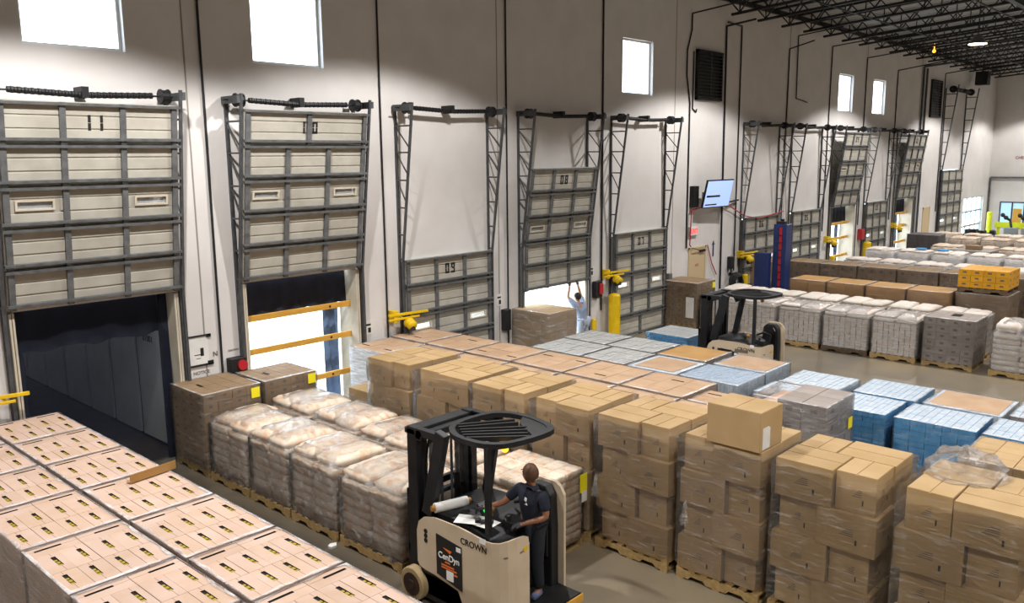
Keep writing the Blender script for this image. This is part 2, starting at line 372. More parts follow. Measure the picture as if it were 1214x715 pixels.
stile_me = MB().box(-.042,.042,-.056,-.014,.0,.58).mesh('stile', M['galv'])
def strut_mesh(): return MB().box(-1.28,1.28,-.09,-.014,-.012,.0).box(-1.28,1.28,-.09,-.08,-.036,-.012).mesh('strut', M['galv'])
strut_me = strut_mesh()
liteframe_me = cached('lf', lambda: MB().box(-.26,.26,-.03,-.014,-.075,-.05).box(-.26,.26,-.03,-.014,.05,.075).box(-.26,-.23,-.03,-.014,-.05,.05).box(.23,.26,-.03,-.014,-.05,.05).mesh('lite_frame', M['cream']))
litepane_me = MB().box(-.23,.23,.012,.02,-.05,.05).mesh('lite_pane', veil_mat('door_lite_glass', '#e8eef4', .25, .3))
def rail_mesh(): return MB().box(-.02,.02,-.05,-.002,0,5.95).box(-.02,.06,-.008,-.002,0,5.95).mesh('wall_rail', M['galvd'])
rail_me = rail_mesh()
def track_mesh(top=6.06):
    mb = MB(); zs = [0.0, LEAN0, top]
    for a, b in zip(zs, zs[1:]): mb.bar((0, ytrack(a), a), (0, ytrack(b), b), .045, .04, up=(0,1,0))
    return mb.mesh('lift_track', M['galvd'])
track_me = track_mesh()
def rung_mesh(z): return MB().bar((0,-.05,z), (0, ytrack(z)+.02, z), .035, .03).mesh('track_rung', M['galvd'])
RUNGZ = [2.95, 3.45, 4.0, 4.55, 5.1, 5.62]
rung_me = [rung_mesh(z) for z in RUNGZ]
def brace_mesh():
    mb = MB()
    for z in (4.55, 5.1, 5.62): mb.bar((0,-.05,z-.03), (0, ytrack(z-.42)+.02, z-.42), .02, .02)
    return mb.mesh('track_brace', M['galvd'])
brace_me = brace_mesh()
SHZ, SHY = 5.97, -.26
shaft_me = MB().cyl((-1.5,0,0),(1.5,0,0),.014,8).mesh('torsion_shaft', M['steel'])
def spring_mesh():
    mb = MB(); n = 22; r = .048; pts = []
    for i in range(n):
        x = -.48 + .96*i/n
        mb.cyl((x,0,0),(x+.034,0,0), r*(1 if i % 2 else .9), 10)
    return mb.mesh('torsion_spring', M['black'])
spring_me = spring_mesh()
drum_me = MB().cyl((-.05,0,0),(.05,0,0),.10,14).cyl((-.07,0,0),(-.05,0,0),.115,14).cyl((.05,0,0),(.07,0,0),.115,14).mesh('cable_drum', M['steel'])
plate_me = MB().box(-.03,.03,-.30,.22,-.06,.06).mesh('bearing_plate', M['galvd'])
bracket_me = MB().box(-.05,.05,-.06,.24,-.07,.09).mesh('center_bracket', M['steel'])
def jamb_mesh(): return MB().box(-.03,.06,.005,.5,0,2.85).box(.005,.035,-.09,.005,0,2.85).box(-.035,-.005,-.09,.005,0,2.85).mesh('jamb_liner', M['cream'])
jamb_me = jamb_mesh()
def valance_mesh():
    mb = MB(); n = 24; vs = []
    for j, z in enumerate((2.84, 2.55, 2.18)):
        for i in range(n+1): vs.append((-1.2+2.4*i/n, .02*math.sin(i*1.7+j)*j, z + .012*math.sin(i*.9)*j))
    mb.add(vs, [(j*(n+1)+i, j*(n+1)+i+1, (j+1)*(n+1)+i+1, (j+1)*(n+1)+i) for j in range(2) for i in range(n)])
    return mb.mesh('dock_valance', M['navy'], smooth=True)
valance_me = valance_mesh()
bar_me = MB().box(-1.2,1.2,-.025,.025,-.055,.055).mesh('barrier_bar', M['bar'], bevel=.006)
bolt_me = MB().cyl((0,-.04,0),(0,-.02,0),.025,8).mesh('bar_bolt', M['steel'])
def sidecurtain_mesh():
    mb = MB(); n = 10; vs = []
    for j in range(8):
        z = 2.3*j/7
        for i in range(n+1): vs.append((.36*i/n - .18, .03*math.sin(i*1.3+j*.35), z))
    mb.add(vs, [(j*(n+1)+i, j*(n+1)+i+1, (j+1)*(n+1)+i+1, (j+1)*(n+1)+i) for j in range(7) for i in range(n)])
    return mb.mesh('side_curtain', M['bluegrey'], smooth=True)
side_me = sidecurtain_mesh()
def dock_door(k, num, zbot, style='std'):
    xc = DL(k) + DOORW/2
    d = struct('door_%d' % (k+1), None, (xc, 0, 0))
    for i in range(5):
        za = zbot + .006 + i*SECH; zb = za + SECH
        ya, yb = ytrack(za) + .02, ytrack(zb) + .02
        th = math.atan2(ya-yb, zb-za)
        lite = (i == 2)
        s = place('door_section', sec_lite if lite else sec_plain, d, (0, ya, za), (th, 0, 0))
        if style == 'centre_top' and i == 4: xs = (-1.2, 0, 1.2)
        elif style == 'centre_bottom' and i == 0: xs = (-1.2, 0, 1.2)
        else: xs = (-1.2, -.42, .42, 1.2)
        for x in xs: place('stile', stile_me, s, (x,0,0))
        place('strut', strut_me, s, (0,0,.575)); place('strut', strut_me, s, (0,0,.085))
        if lite:
            for x in (-.83,.83): place('lite_frame', liteframe_me, s, (x,0,.32)); place('lite_pane', litepane_me, s, (x,0,.32))
        if i == 4 and num:
            if style == 'centre_top':
                place('door_number', stencil_mesh(num[0], .21, M['ink']), s, (-.13,-.0165,.30)); place('door_number', stencil_mesh(num[1], .21, M['ink']), s, (.13,-.0165,.30))
            else: place('door_number', stencil_mesh(num, .22, M['ink']), s, (0.0,-.0165,.30))
    for sx in (-1, 1):
        x = sx*(DOORW/2)
        place('wall_rail', rail_me, d, (x,0,0), (0,0,0)); place('lift_track', track_me, d, (x,0,0))
        for me in rung_me: place('track_rung', me, d, (x,0,0))
        place('track_brace', brace_me, d, (x,0,0))
        place('cable_drum', drum_me, d, (sx*(DOORW/2-.12), SHY, SHZ)); place('bearing_plate', plate_me, d, (x+sx*.05, SHY, SHZ))
        place('jamb_liner', jamb_me, d, (sx*(DOORW/2-.1), 0, 0), (0,0,0))
    place('torsion_shaft', shaft_me, d, (0,SHY,SHZ)); place('center_bracket', bracket_me, d, (0,SHY,SHZ))
    for x in (-.53,.53): place('torsion_spring', spring_me, d, (x,SHY,SHZ-.012), (0, .035*(1 if x<0 else -1), 0))
    return d
def open_bay(d, bars=True):
    place('dock_valance', valance_me, d, (0,.30,0))
    if bars:
        for z in (2.17, 1.56, .82):
            b = place('barrier_bar', bar_me, d, (0,.16,z))
            for x in (-1.08,.7): place('bar_bolt', bolt_me, b, (x,.012,0))
    place('side_curtain', side_me, d, (1.0,.55,0))
D0 = dock_door(0, '11', 2.90)
D1 = dock_door(1, '10', 2.90, 'centre_top'); open_bay(D1)
dock_door(2, '09', 0.0)
D3 = dock_door(3, '08', 1.80)
dock_door(4, '07', 0.0, 'centre_bottom')
dock_door(6, '06', 0.0); dock_door(7, '05', 0.0)
D8 = dock_door(8, '04', 2.9); open_bay(D8)
dock_door(9, '03', 0.0)
D10 = dock_door(10, '02', 2.9); open_bay(D10)
# tall drive-in door at the far end
def tall_door():
    x0, x1 = TALL; d = struct('door_13', None, ((x0+x1)/2, 0, 0)); sc = (x1-x0-.1)/2.5
    for i in range(7):
        s = place('door_section', sec_lite if i == 2 else sec_plain, d, (0,-.12,i*SECH)); s.scale = (sc,1,1)
        for x in (-1.2,-.42,.42,1.2): place('stile', stile_me, s, (x,0,0))
        place('strut', strut_me, s, (0,0,.575)); place('strut', strut_me, s, (0,0,.085))
        if i == 2:
            for x in (-.83,.83): place('lite_pane', litepane_me, s, (x,0,.32))
        if i == 4: place('door_number', stencil_mesh('01', .24, M['ink']), s, (0,-.0165,.30))
    rm = MB().box(-.03,.03,-.06,-.002,0,8.2).mesh('wall_rail', M['galvd'])
    tm = MB().bar((0,-.13,0),(0,-.13,4.1),.06,.05,up=(0,1,0)).bar((0,-.13,4.1),(0,-.62,8.35),.06,.05,up=(0,1,0)).mesh('lift_track', M['galvd'])
    for sx in (-1,1):
        x = sx*((x1-x0)/2)
        place('wall_rail', rm, d, (x,0,0)); place('lift_track', tm, d, (x,0,0)); place('weather_seal', MB().box(-.06,.06,-.10,.02,0,4.12).mesh('weather_seal', M['black']), d, (x-sx*.11,0,0))
        for i in range(7):
            z = 4.3+.6*i; place('track_rung', MB().bar((0,-.05,z),(0,-.13-.49*(z-4.1)/4.25+.02,z),.05,.04).mesh('track_rung', M['galvd']), d, (x,0,0))
    place('torsion_shaft', MB().cyl((-1.9,0,0),(1.9,0,0),.03,8).mesh('torsion_shaft', M['steel']), d, (0,-.3,8.15))
    for x in (-.75,.75): sp = place('torsion_spring', spring_me, d, (x,-.3,8.15)); sp.scale = (1.3,2.2,2.2)
    for x in (-1.6,1.6): sp = place('cable_drum', drum_me, d, (x,-.3,8.15)); sp.scale = (1.2,1.5,1.5)
tall_door()
def glass_door():
    x0, x1 = GLASSD; d = struct('door_14', None, ((x0+x1)/2,0,0)); h = (x1-x0)/2
    f = MB(); n = 4; m = 3
    for i in range(n+1): x = -h+2*h*i/n; f.box(x-.04,x+.04,.08,.14,0,2.45)
    for j in range(m+1): z = 2.45*j/m; f.box(-h,h,.075,.145,max(0,z-.05),min(2.45,z+.05))
    place('door_frame', f.mesh('door_frame', paint('aluminium', '#9fb0bb', None, .4, .5)), d)
    for i in range(n):
        for j in range(m): place('glass_pane', cached('gp', lambda: MB().box(-h/n+.04,h/n-.04,.105,.112,.05,2.45/m-.05).mesh('glass_pane', M['glass'])), d, (-h+2*h*(i+.5)/n, 0, 2.45*j/m))
glass_door()
# personnel door in the gap between the bays
def personnel_door():
    d = struct('door_6', None, (22.95, 0, 0))
    place('door_frame', MB().box(-.52,-.45,-.03,0,0,2.2).box(.45,.52,-.03,0,0,2.2).box(-.52,.52,-.03,0,2.13,2.2).mesh('door_frame', M['doorbeige'], bevel=.004), d)
    place('door_leaf', MB().box(-.45,.45,-.018,0,.01,2.13).mesh('door_leaf', M['doorbeige']), d)
    place('push_bar', MB().box(-.4,.35,-.09,-.05,.98,1.05).box(-.4,-.34,-.05,-.018,.98,1.05).box(.29,.35,-.05,-.018,.98,1.05).mesh('push_bar', M['steel'], bevel=.006), d)
    place('door_closer', MB().box(.1,.4,-.08,-.018,2.02,2.09).bar((.1,-.06,2.06),(-.35,-.13,2.17),.025,.015).bar((-.35,-.13,2.17),(-.38,-.03,2.17),.025,.015).mesh('door_closer', M['steel']), d)
    place('warning_notice', text_mesh('EXIT', .1, M['redprint']), d, (-.02,-.02,1.62), (PI/2,0,0))
personnel_door()
# second personnel door near the far end
e = struct('door_12', None, (45.3,0,0))
place('door_frame', MB().box(-.55,-.47,-.03,0,0,2.3).box(.47,.55,-.03,0,0,2.3).box(-.55,.55,-.03,0,2.22,2.3).mesh('door_frame', M['doorbeige']), e)
place('door_leaf', MB().box(-.47,.47,-.018,0,.01,2.22).mesh('door_leaf', M['doorbeige']), e)

# ------------------------------------------------------------------ outside: apron and trailer
struct('ground_outside', MB().box(-30, 70, .26, 60, -1.35, -1.2).mesh('ground_outside', M['apron']), label='pale sunlit concrete yard outside the dock doors')
def trailer():
    t = thing('trailer', 'white panelled box trailer parked behind the leftmost dock door', 'trailer', (5.06, .6, 0))
    L = 12.0
    place('trailer_floor', MB().box(-1.3,1.3,-.36,L,-.9,-.02).mesh('trailer_floor', paint('worn_trailer_floor', '#453c33', '#38312a', .8, scale=3)), t)
    place('trailer_roof', MB().box(-1.29,1.29,0,L,2.62,2.68).mesh('trailer_roof', veil_mat('trailer_roof_added_translucency', '#e8e8e4', .9)), t)  # translucency added to let sky light in and brighten the trailer inside
    place('trailer_front_wall', MB().box(-1.25,1.25,L,L+.06,-.02,2.68).mesh('trailer_front_wall', M['trailer']), t)
    for sx in (-1,1):
        y = .02; i = 0
        while y < L-.3:
            w = 1.2
            p = place('wall_panel', MB().box(-.02,.02,0,w-.11,0,2.5).mesh('wall_panel', M['trailer'], bevel=.004), t, (sx*1.25, y, .06))
            if sx > 0 and i == 0:
                place('panel_number', text_mesh('1177', .16, M['ink']), p, (-.0215,.62,2.05), (PI/2,0,-PI/2)); place('panel_number', text_mesh('01001', .16, M['ink']), p, (-.0215,.62,1.83), (PI/2,0,-PI/2))
            y += w; i += 1
        place('wall_backing', MB().box(-.01,.01,-.1,L,-.05,2.62).mesh('wall_backing', M['navy']), t, (sx*1.285,0,0))
    place('rear_post', MB().box(1.2,1.3,-.1,-.01,-.02,2.66).box(-1.3,-1.2,-.1,-.01,-.02,2.66).mesh('rear_post', M['galvd']), t)
    return t
trailer()
def dock_screen():
    mb = MB(); n, m = 30, 12; vs = []
    for j in range(m+1):
        z = .05 + 2.85*j/m
        for i in range(n+1):
            x = -1.18+2.36*i/n; vs.append((x, .02*math.sin(i*.8+.3*j)+.03*math.sin(i*.23-j*.5), z))
    mb.add(vs, [(j*(n+1)+i, j*(n+1)+i+1, (j+1)*(n+1)+i+1, (j+1)*(n+1)+i) for j in range(m) for i in range(n)])
    place('mesh_screen', mb.mesh('mesh_screen', M['screen'], smooth=True), D0, (0,.18,0), label='dark navy see-through mesh screen hung in the opening')
    place('dock_valance', valance_me, D0, (0,.28,0))
    for x in (-1.12, 1.12): place('side_curtain', MB().box(-.09,.09,-.02,.02,0,2.85).mesh('side_curtain', M['navy']), D0, (x,.24,0), label='navy curtain edge')
dock_screen()

# ------------------------------------------------------------------ conduits on the wall
def conduit(label, pts, r=.02, mat_='galvd', group=None):
    thing('conduit', label, 'conduit', me=MB().tube(pts, r, 8).mesh('conduit', M[mat_], smooth=False), group=group)
conduit('vertical dark conduit on the wall between the two leftmost dock doors', [(6.99,-.03,.9),(6.99,-.03,9.6)], .021, 'steel')
conduit('vertical dark conduit on the wall between the doors 10 and 09', [(10.66,-.03,.5),(10.66,-.03,9.6)], .018, 'steel')
conduit('thin wall conduit that passes between the tracks of doors 09 and 08', [(14.29,-.03,.5),(14.29,-.03,9.6)], .02, 'steel')
conduit('straight conduit rising behind the yellow arm between doors 08 and 07', [(17.96,-.03,.9),(17.96,-.03,9.6)], .024, 'steel')
conduit('conduit left of the television bent at the top and running to the roof', [(22.26,-.03,2.2),(22.26,-.03,6.5),(22.05,-.03,7.3),(22.05,-.03,8.0),(22.28,-.03,8.6),(22.28,-.03,9.05),(22.28,-1.7,9.2)], .022, 'steel')
conduit('short conduit hook right beside the louvre on its left', [(22.42,-.03,8.0),(22.42,-.03,6.35),(22.62,-.03,6.25),(22.62,-.05,6.35)], .018, 'steel')
conduit('conduit behind the television rising along the right edge of the louvre', [(24.4,-.04,.7),(24.3,-.04,8.9),(24.3,-1.0,9.0)], .03, 'steel')
conduit('conduit right of the television joining the one by the louvre at the top', [(25.3,-.03,1.2),(25.3,-.03,9.0),(24.4,-.03,9.02)], .024, 'steel')
conduit('vertical conduit between the doors numbered 06 and 05', [(28.7,-.03,2.4),(28.8,-.03,8.6),(28.8,-.9,8.8)], .022, 'steel')
conduit('conduit with a short foot ending above the door numbered 05', [(29.46,-1.6,9.25),(29.46,-.03,9.1),(29.5,-.03,6.95),(30.45,-.03,6.85)], .02, 'steel')
conduit('vertical conduit just left of the pair of far windows', [(32.4,-.03,2.0),(32.5,-.03,9.0),(32.5,-2.4,9.2)], .022, 'steel')
conduit('vertical conduit between the pair of far windows', [(36.1,-.03,2.0),(36.1,-.03,8.85),(36.1,-2.6,9.1)], .024, 'steel')
conduit('vertical conduit just right of the pair of far windows', [(39.85,-.03,2.0),(39.85,-.03,8.6),(39.85,-3.0,9.0)], .024, 'steel')
conduit('pair of conduits left of the far louvre, left one', [(43.25,-.07,0),(43.25,-.07,9.0),(43.25,-1.4,9.1)], .05, 'galvd')
conduit('pair of conduits left of the far louvre, right one', [(43.75,-.07,0),(43.75,-.07,8.95)], .05, 'galvd')
conduit('thin conduit between the far louvre and the tall far door', [(46.7,-.04,2),(46.7,-.04,8.9),(46.7,-1.8,9.1)], .025, 'steel')
conduit('grey pipe bent across the far end wall', [(56.93,.0-.08,0),(56.93,-.08,3.5),(56.93,-6,3.5)], .05, 'galv')
# ------------------------------------------------------------------ pallet loads
PH = .14
def pallet(parent, w, d, detail=True, m='wood', z=0.0):
    mb = MB()
    for x in (-w/2+.02, 0, w/2-.02):          # stringers along Y with two fork notches
        pts = [(-d/2,.018),(-d/2+.16,.018),(-d/2+.20,.06),(-d/2+.36,.06),(-d/2+.40,.018),(d/2-.40,.018),(d/2-.36,.06),(d/2-.20,.06),(d/2-.16,.018),(d/2,.018),(d/2,.118),(-d/2,.118)]
        mb.prism(pts, 'x', x-.02, x+.02)
    for y in (-d/2+.05, 0, d/2-.05): mb.box(-w/2, w/2, y-.045, y+.045, 0, .018)
    if not detail:
        for i in range(7): y = -d/2+.045+(d-.09)*i/6; mb.box(-w/2, w/2, y-.045, y+.045, .118, .138)
    p = place('wooden_pallet', mb.mesh('wooden_pallet', M[m]), parent, (0,0,z))
    if detail:
        me = MB().box(-w/2, w/2, -.045, .045, .118, .138).mesh('deck_board', M[m])
        for i in range(7): place('deck_board', me, p, (0, -d/2+.045+(d-.09)*i/6, 0))
    return p
def film(parent, w, d, z0, z1, m='film', off=.012, amp=.010, seed=1, lip=True, cut=0.0):
    rnd = random.Random(seed); mb = MB(); nz = 8
    per = []
    hw, hd = w/2+off, d/2+off; n = 7
    for i in range(n): per.append((-hw+2*hw*i/n, -hd, 0, -1))
    for i in range(n): per.append((hw, -hd+2*hd*i/n, 1, 0))
    for i in range(n): per.append((hw-2*hw*i/n, hd, 0, 1))
    for i in range(n): per.append((-hw, hd-2*hd*i/n, -1, 0))
    P = len(per); vs = []
    for j in range(nz+1):
        for i, (x, y, nx, ny) in enumerate(per):
            a = rnd.uniform(-.2, 1)*amp
            vs.append((x+nx*a, y+ny*a, z0+(z1-z0)*j/nz + (rnd.uniform(-.03,.03) if j == 0 else 0)))
    mb.add(vs, [(j*P+i, j*P+(i+1) % P, (j+1)*P+(i+1) % P, (j+1)*P+i) for j in range(nz) for i in range(P)])
    o = place('stretch_film', mb.mesh('stretch_film', M[m], smooth=True), parent)
    if lip:
        lm = MB(); vi = []; vo = []
        for (x, y, nx, ny) in per:
            k = rnd.uniform(.012,.05); vo.append((x, y, z1)); vi.append((x*(1-k/hw), y*(1-k/hd), z1+.006+rnd.uniform(0,.004)))
        lm.add(vo+vi, [(i, (i+1) % P, P+(i+1) % P, P+i) for i in range(P)])
        place('film_edge', lm.mesh('film_edge', M['filmlip'], smooth=True), parent)
    return o
def load(label, x0, x1, y0, y1, group=None, z=0.0, detail=False, wood='wood', jit=.6):
    t = thing('pallet_load', label, 'pallet', ((x0+x1)/2, (y0+y1)/2, z), math.radians(random.uniform(-jit, jit)), group)
    w, d = x1-x0, y1-y0
    pallet(t, w-.02, d-.02, detail, wood)
    return t, w-.02, d-.02
def block(parent, w, d, z0, z1, nx, ny, nz, mats, name='carton_block', gap=.006, topm=None):
    mb = MB(); zt = (z1-z0)/nz
    for i in range(nx):
        for j in range(ny):
            for k in range(nz):
                if 0 < i < nx-1 and 0 < j < ny-1 and k < nz-1: continue
                ax, bx = -w/2+w*i/nx+gap/2, -w/2+w*(i+1)/nx-gap/2; ay, by = -d/2+d*j/ny+gap/2, -d/2+d*(j+1)/ny-gap/2
                jx, jy = random.uniform(-1,1)*gap*.5, random.uniform(-1,1)*gap*.5
                az, bz = z0+zt*k+.002, z0+zt*(k+1)-.002
                mb.box(ax+jx, bx+jx, ay+jy, by+jy, az, bz)
                if topm is not None and k == nz-1: mb.m[-5] = topm
    o = place(name, mb.mesh(name, mats), parent, kind='stuff'); return o
def slot_carton_mesh(w, d, h, slot, cm, along='y', yel=True):
    """carton with a recessed hand slot in its top; slot centre offset slot=(sx, sy)"""
    def mk():
        mb = MB(); sx, sy = slot; a, b = (.021, .115) if along == 'y' else (.12, .018)
        X = [-w/2, sx-a, sx+a, w/2]; Y = [-d/2, sy-b, sy+b, d/2]
        for i in range(3):
            for j in range(3):
                if i == 1 and j == 1: continue
                mb.add([(X[i],Y[j],h),(X[i+1],Y[j],h),(X[i+1],Y[j+1],h),(X[i],Y[j+1],h)], [(0,1,2,3)], 0)
        mb.box(sx-a, sx+a, sy-b, sy+b, h-.02, h-.012, 1)
        mb.add([(sx-a,sy-b,h-.02),(sx+a,sy-b,h-.02),(sx+a,sy+b,h-.02),(sx-a,sy+b,h-.02),(sx-a,sy-b,h),(sx+a,sy-b,h),(sx+a,sy+b,h),(sx-a,sy+b,h)], [(0,1,5,4),(1,2,6,5),(2,3,7,6),(3,0,4,7)], 1)
        if along == 'y':
            mb.box(sx-.002, sx+.002, sy+b, d/2, h, h+.0006, 3); mb.box(sx-.002, sx+.002, -d/2, sy-b, h, h+.0006, 3)
        else:
            mb.box(-w/2, sx-a, sy-.002, sy+.002, h, h+.0006, 3); mb.box(sx+a, w/2, sy-.002, sy+.002, h, h+.0006, 3)
        if yel:
            if along == 'y':
                mb.box(sx-a*.85, sx+a*.85, sy-b*.95, sy-b*.62, h-.012, h-.006, 2); mb.box(sx-a*.6, sx+a*.8, sy-b*.45, sy-b*.05, h-.012, h-.006, 2); mb.box(sx-a*.8, sx+a*.5, sy+b*.1, sy+b*.4, h-.012, h-.006, 2)
        mb.add([(-w/2,-d/2,0),(w/2,-d/2,0),(w/2,d/2,0),(-w/2,d/2,0),(-w/2,-d/2,h),(w/2,-d/2,h),(w/2,d/2,h),(-w/2,d/2,h)], [(0,3,2,1),(0,1,5,4),(1,2,6,5),(2,3,7,6),(3,0,4,7)], 0)
        return mb.mesh('carton', [M[cm], M['slot'], M['slotyel'], M['crease']])
    return cached(('slotc', round(w,3), round(d,3), round(h,3), slot, cm, along, yel), mk)

# --- A: two rows of pink-tan slotted cartons nearest the camera, running to the leftmost door
ZA = 1.35
AR = [-.25,-1.38,-2.52,-3.66,-4.90,-6.15,-7.30,-8.45]
AL = [-.12,-1.26,-2.45,-3.6,-4.82,-6.03,-7.22,-8.4]
ordn = ['first','second','third','fourth','fifth','sixth','seventh']
def slot_load(label, x0, x1, y0, y1, group):
    t, w, d = load(label, x0, x1, y0, y1, group, jit=.4)
    h = .2; zt = ZA; cw = w/4-.004; row = d*.405; end = d-2*row
    block(t, w, d, PH, zt-h, 4, 3, 5, M['tan'])
    for r in range(2):
        for i in range(4):
            me = slot_carton_mesh(cw, row-.005, h-.002, (.035 if r else -.02, .02 if r else .04), 'tan', 'y')
            place('carton', me, t, (-w/2+w*(i+.5)/4+random.uniform(-.002,.002), -d/2+row*(r+.5), zt-h), (0,0,random.uniform(-.006,.006)))
    for i in range(2):
        me = slot_carton_mesh(w/2-.006, end-.006, h-.004, (.05 if i else -.04, .03), 'tan', 'x', False)
        place('carton', me, t, (-w/2+w*(i+.5)/2, d/2-end/2, zt-h))
    film(t, w, d, .1, zt, 'filmh' if x0 < 3 else 'film', seed=hash(label) % 999)
    return t
GA = 'slotted carton pallets in the two rows nearest the camera'
for i in range(7):
    slot_load('shrink-wrapped pallet of pink-tan slotted cartons, %s from the wall in the row beside the aisle' % ordn[i], 3.29, 4.22, AR[i+1]+.02, AR[i]-.02, GA)
for i in range(7):
    slot_load('shrink-wrapped pallet of pink-tan slotted cartons, %s from the wall in the far left row' % ordn[i], 2.30, 3.24, AL[i+1]+.02, AL[i]-.02, GA)
thing('cardboard_strip', 'folded tan cardboard edge strip lying across the slotted carton pallets', 'cardboard', (4.0,-3.86,ZA+.012), math.radians(8), me=MB().box(-.29,.29,-.04,-.032,0,.10).box(-.29,.29,-.032,.05,0,.008).mesh('cardboard_strip', M['orange']))

# --- sacks
def sack_mesh(w, d, h, seed, m, puff=.5):
    def mk():
        rnd = random.Random(seed); bm = bmesh.new(); nx, ny, nz = 9, 9, 3
        ph = [rnd.uniform(0, 6.28) for _ in range(6)]
        mb = MB(); idx = {}
        def pt(u, v, s):
            # u,v in -1..1, s in -1..1
            ex = 1-.05*abs(v)**5 ; ey = 1-.05*abs(u)**5
            f = (1-abs(u)**5)*(1-abs(v)**5)
            z = s*(h/2)*((1-puff)+puff*f**.5)
            wr = .05*h*(math.sin(u*7+ph[0]+v*2)+math.sin(v*9+ph[1])+.8*math.sin(u*15+ph[2]+v*5))*(s if s > 0 else .3)
            return (u*w/2*ex + .006*math.sin(v*11+ph[3]), v*d/2*ey + .006*math.sin(u*9+ph[4]), h/2+z+wr*f)
        for s in (-1, 1):
            for i in range(nx+1):
                for j in range(ny+1):
                    idx[s,i,j] = len(mb.v); mb.v.append(pt(-1+2*i/nx, -1+2*j/ny, s))
        for i in range(nx):
            for j in range(ny):
                mb.f.append((idx[1,i,j],idx[1,i+1,j],idx[1,i+1,j+1],idx[1,i,j+1])); mb.f.append((idx[-1,i,j],idx[-1,i,j+1],idx[-1,i+1,j+1],idx[-1,i+1,j]))
        ring = [(i,0) for i in range(nx)] + [(nx,j) for j in range(ny)] + [(i,ny) for i in range(nx,0,-1)] + [(0,j) for j in range(ny,0,-1)]
        mid = []
        for (i, j) in ring:
            a = mb.v[idx[-1,i,j]]; b = mb.v[idx[1,i,j]]; k = 1.012
            mid.append(len(mb.v)); mb.v.append(((a[0]+b[0])/2*k, (a[1]+b[1])/2*k, (a[2]+b[2])/2))
        R = len(ring)
        for q in range(R):
            (i,j), (k,l) = ring[q], ring[(q+1) % R]
            mb.f.append((idx[-1,i,j], idx[-1,k,l], mid[(q+1)%R], mid[q])); mb.f.append((mid[q], mid[(q+1)%R], idx[1,k,l], idx[1,i,j]))
        mb.m = [0]*len(mb.f); bm.free()
        return mb.mesh('sack', m if isinstance(m, list) else [m], smooth=True)
    return cached(('sack', round(w,2), round(d,2), round(h,3), seed, m.name), mk)
def sack_load(label, x0, x1, y0, y1, ztop, group, m='bago', detail=True, nl=7, fm='film', pillow=True, seed=0, wood='wood', tops=2, tall=.14, brick=False):
    t, w, d = load(label, x0, x1, y0, y1, group, detail=detail, wood=wood)
    w -= .05; d -= .05; h = (ztop-PH)/nl
    if brick:
        block(t, w, d, PH, ztop-h*.6, 3, 8, 11, M[m], 'sack_bricks', .012)
    for k in range(nl) if not brick else ():
        for i in range(2):
            for j in range(2):
                me = sack_mesh(w/2-.004, d/2-.004, h*1.05, (k*3+i*2+j+seed) % 5, M[m], .11)
                place('sack', me, t, ((i-.5)*w/2+random.uniform(-.012,.012), (j-.5)*d/2+random.uniform(-.012,.012), PH+h*k-.004), (0,0,random.uniform(-.02,.02)+(PI if (i+j+k) % 2 else 0)))
    if pillow:
        for q in range(tops):
            ww, dd = (w*.94, d/tops*.96) if (seed % 2 == 0) else (w*.9, d/tops*.98)
            place('sack', sack_mesh(ww, dd, tall*1.15, (seed+q) % 5, M[m], .62), t, (random.uniform(-.03,.03), (q-(tops-1)/2)*d/tops, ztop-.012+.012*q), (random.uniform(-.03,.03), random.uniform(-.03,.03), random.uniform(-.06,.06)))
    if brick:
        for q in range(4): place('sack', sack_mesh(w*.49, d*.49, h*.75, (seed+q) % 5, M[m], .2), t, ((q%2-.5)*w*.5, (q//2-.5)*d*.5, ztop-h*.6))
    film(t, w, d, .1, ztop+.02, 'films' if fm == 'film' else fm, off=.016, amp=.012, seed=seed+11, lip=False)
    if pillow and detail:
        rd = random.Random(seed+5); n = 12; mb = MB()
        for i in range(n+1):
            for j in range(n+1):
                u, v = -1+2*i/n, -1+2*j/n; e = max(abs(u), abs(v)); dip = .035*math.exp(-(v*6)**2)
                zz = ztop+.02 + (tall*1.12+.02 - dip)*(1-e**5) + rd.uniform(-.004,.010)*(e < .99)
                mb.v.append((u*(w/2+.012), v*(d/2+.012), zz))
        for i in range(n):
            for j in range(n): a = i*(n+1)+j; mb.f.append((a, a+n+1, a+n+2, a+1)); mb.m.append(0)
        place('top_film', mb.mesh('top_film', M['films'], smooth=True), t)
    return t
GB = 'sack pallets beside the forklift'
YB0 = [-1.20,-2.38,-3.46,-4.60,-5.92]
for i in range(4):
    sack_load('wrapped pallet of peach paper sacks along the aisle, %s from the wall' % ordn[i], 6.03, 7.05, YB0[i+1]+.03, YB0[i]-.03, .93 + (.03 if i in (1,2) else 0), GB, 'bago', seed=i+1, fm='film')
YB1 = [-1.18,-2.36,-3.56,-4.76,-5.93,-7.08]
